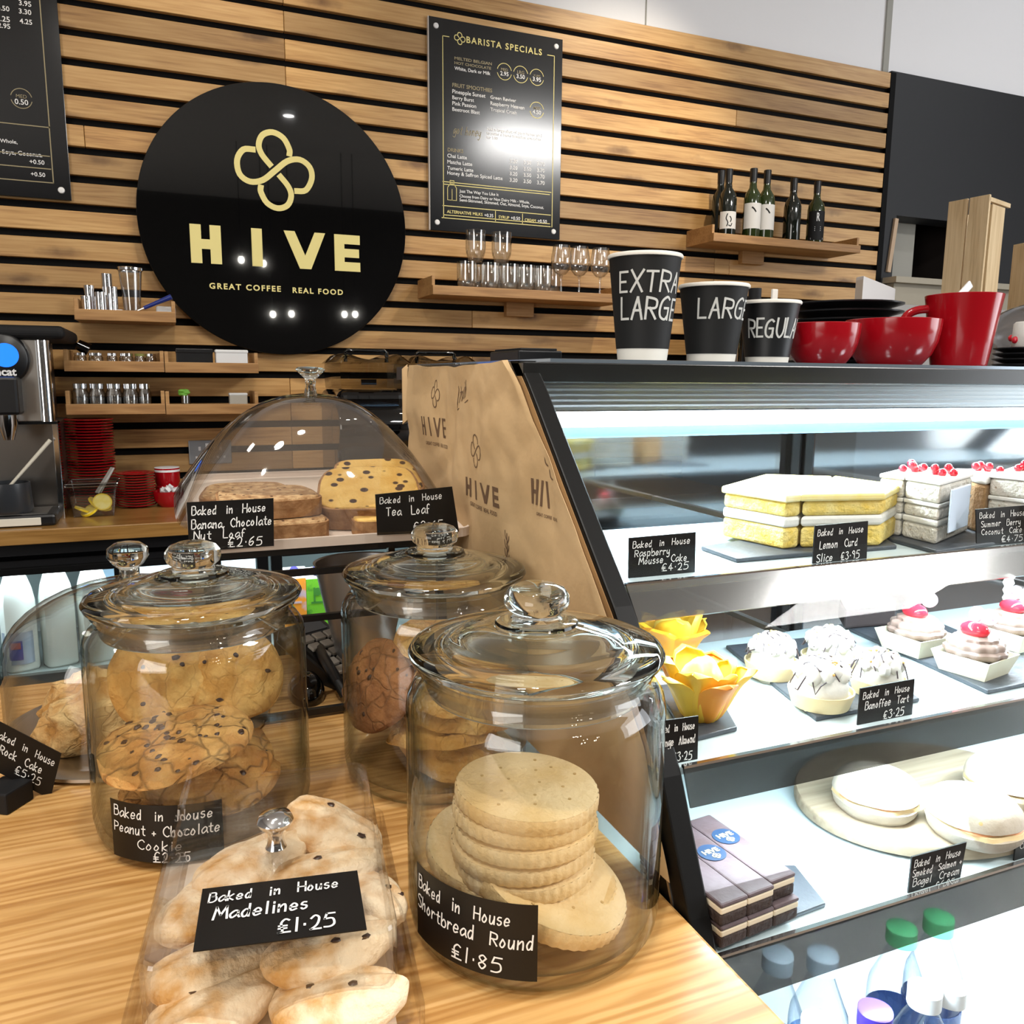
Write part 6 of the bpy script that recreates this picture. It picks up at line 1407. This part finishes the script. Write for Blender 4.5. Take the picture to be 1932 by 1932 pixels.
for k in range(9): q.lump(.006, .006, .006, k, .05, c=(.0315*math.cos(k*.7), .0315*math.sin(k*.7), .012+.004*(k % 2)), n=10)
q.build('fruit', M_CURR, t)
t = thing('cake_dome', 'clear plastic dome behind the red mug at the right edge', 'cake dome', (at(1960, 600, Y=1.12).x, 1.12, TZ2))
pr = [(.115, 0), (.115, .03)]+[(.115*math.cos(PI/2*k/10), .03+.10*math.sin(PI/2*k/10)) for k in range(1, 10)]+[(.004, .13)]
MB().lathe(pr, 56).build('dome', thin('grey_dome', (.80, .79, .79), (.6, .6, .6), rough=.08, extra=.10), t, solid=.002); MB().lathe([(.11, 0), (.122, 0), (.122, .008), (.11, .008)], 48).build('base_ring', M_BMATT, t)
t = thing('serving_spoon', 'white plastic spoon handle standing up behind the red mug', 'spoon', (0, 0, 0)); a = at(1800, 570, Y=1.0); b = at(1832, 535, Y=1.0)
MB().bar(a+(a-b)*1.6, b, .013, .004, up=(0, 1, 0)).build('handle', M_WPLAST, t, bevel=.0018); MB().lump(.016, .006, .022, 1, c=tuple(a+(a-b)*1.8)).build('bowl', M_WPLAST, t)
t = thing('wooden_stirrer', 'pale stub of a stirrer showing above the regular cup', 'stirrer', at(1460, 575, Y=1.0)); MB().box(-.005, .005, -.002, .002, -.10, .022).build('stick', M_CUPWHITE, t, bevel=.001)
t = thing('syrup_bottle', 'dark bottle tops showing between the large and regular cups', 'bottle', (at(1424, 560, Y=1.1).x, 1.1, TZ2)); MB().lathe([(0, 0), (.022, 0), (.022, .07), (.008, .085), (.008, .115), (0, .115)], 20).build('body', M_BGLOSS, t); MB().lathe([(.0082, .10), (.010, .10), (.010, .124), (0, .125)], 16).build('cap', M_BMATT, t)

# ------------------------------------------------------------------ pendant lamps in the room behind the camera (seen mirrored in the round sign)
M_BULB = mat('bulb_glow', (1, .95, .85), .3, emit=60)
for i, (x, z) in enumerate(((.76, 2.50), (.97, 2.477), (1.043, 1.987), (1.226, 1.998), (1.764, 2.012), (1.875, 2.016))):
    t = thing('pendant_lamp', ('pendant bulb mirrored left inside the word on the sign', 'pendant bulb mirrored right inside the word on the sign', 'pendant bulb mirrored low in the middle of the sign, left of a pair', 'pendant bulb mirrored low in the middle of the sign, right of a pair', 'pendant bulb mirrored low at the right of the sign, left of a pair', 'pendant bulb mirrored low at the right of the sign, right of a pair')[i], 'pendant lamp', (x, -2.5, z), group='pendant bulbs mirrored in the sign')
    MB().lump(.030, .030, .036, 1, 0, n=16).build('bulb', M_BULB, t); MB().tube([(0, 0, .035), (0, 0, 3.6-z)], .004, 6).build('cord', M_BMATT, t); MB().lathe([(0, .03), (.02, .03), (.018, .07), (0, .07)], 14).build('holder', M_BMATT, t)
t = thing('ceiling_downlight', 'round ceiling downlight mirrored at the top of the round sign', 'downlight', (1.102, -1.374, 3.6))
MB().lathe([(0, -.030), (.045, -.030), (.045, -.012), (0, -.012)], 32).build('lamp_disc', mat('downlight_glow', (1, .98, .95), .3, emit=45), t); MB().lathe([(.046, -.032), (.06, -.030), (.06, 0), (.046, 0)], 32).build('ring', M_WPLAST, t)
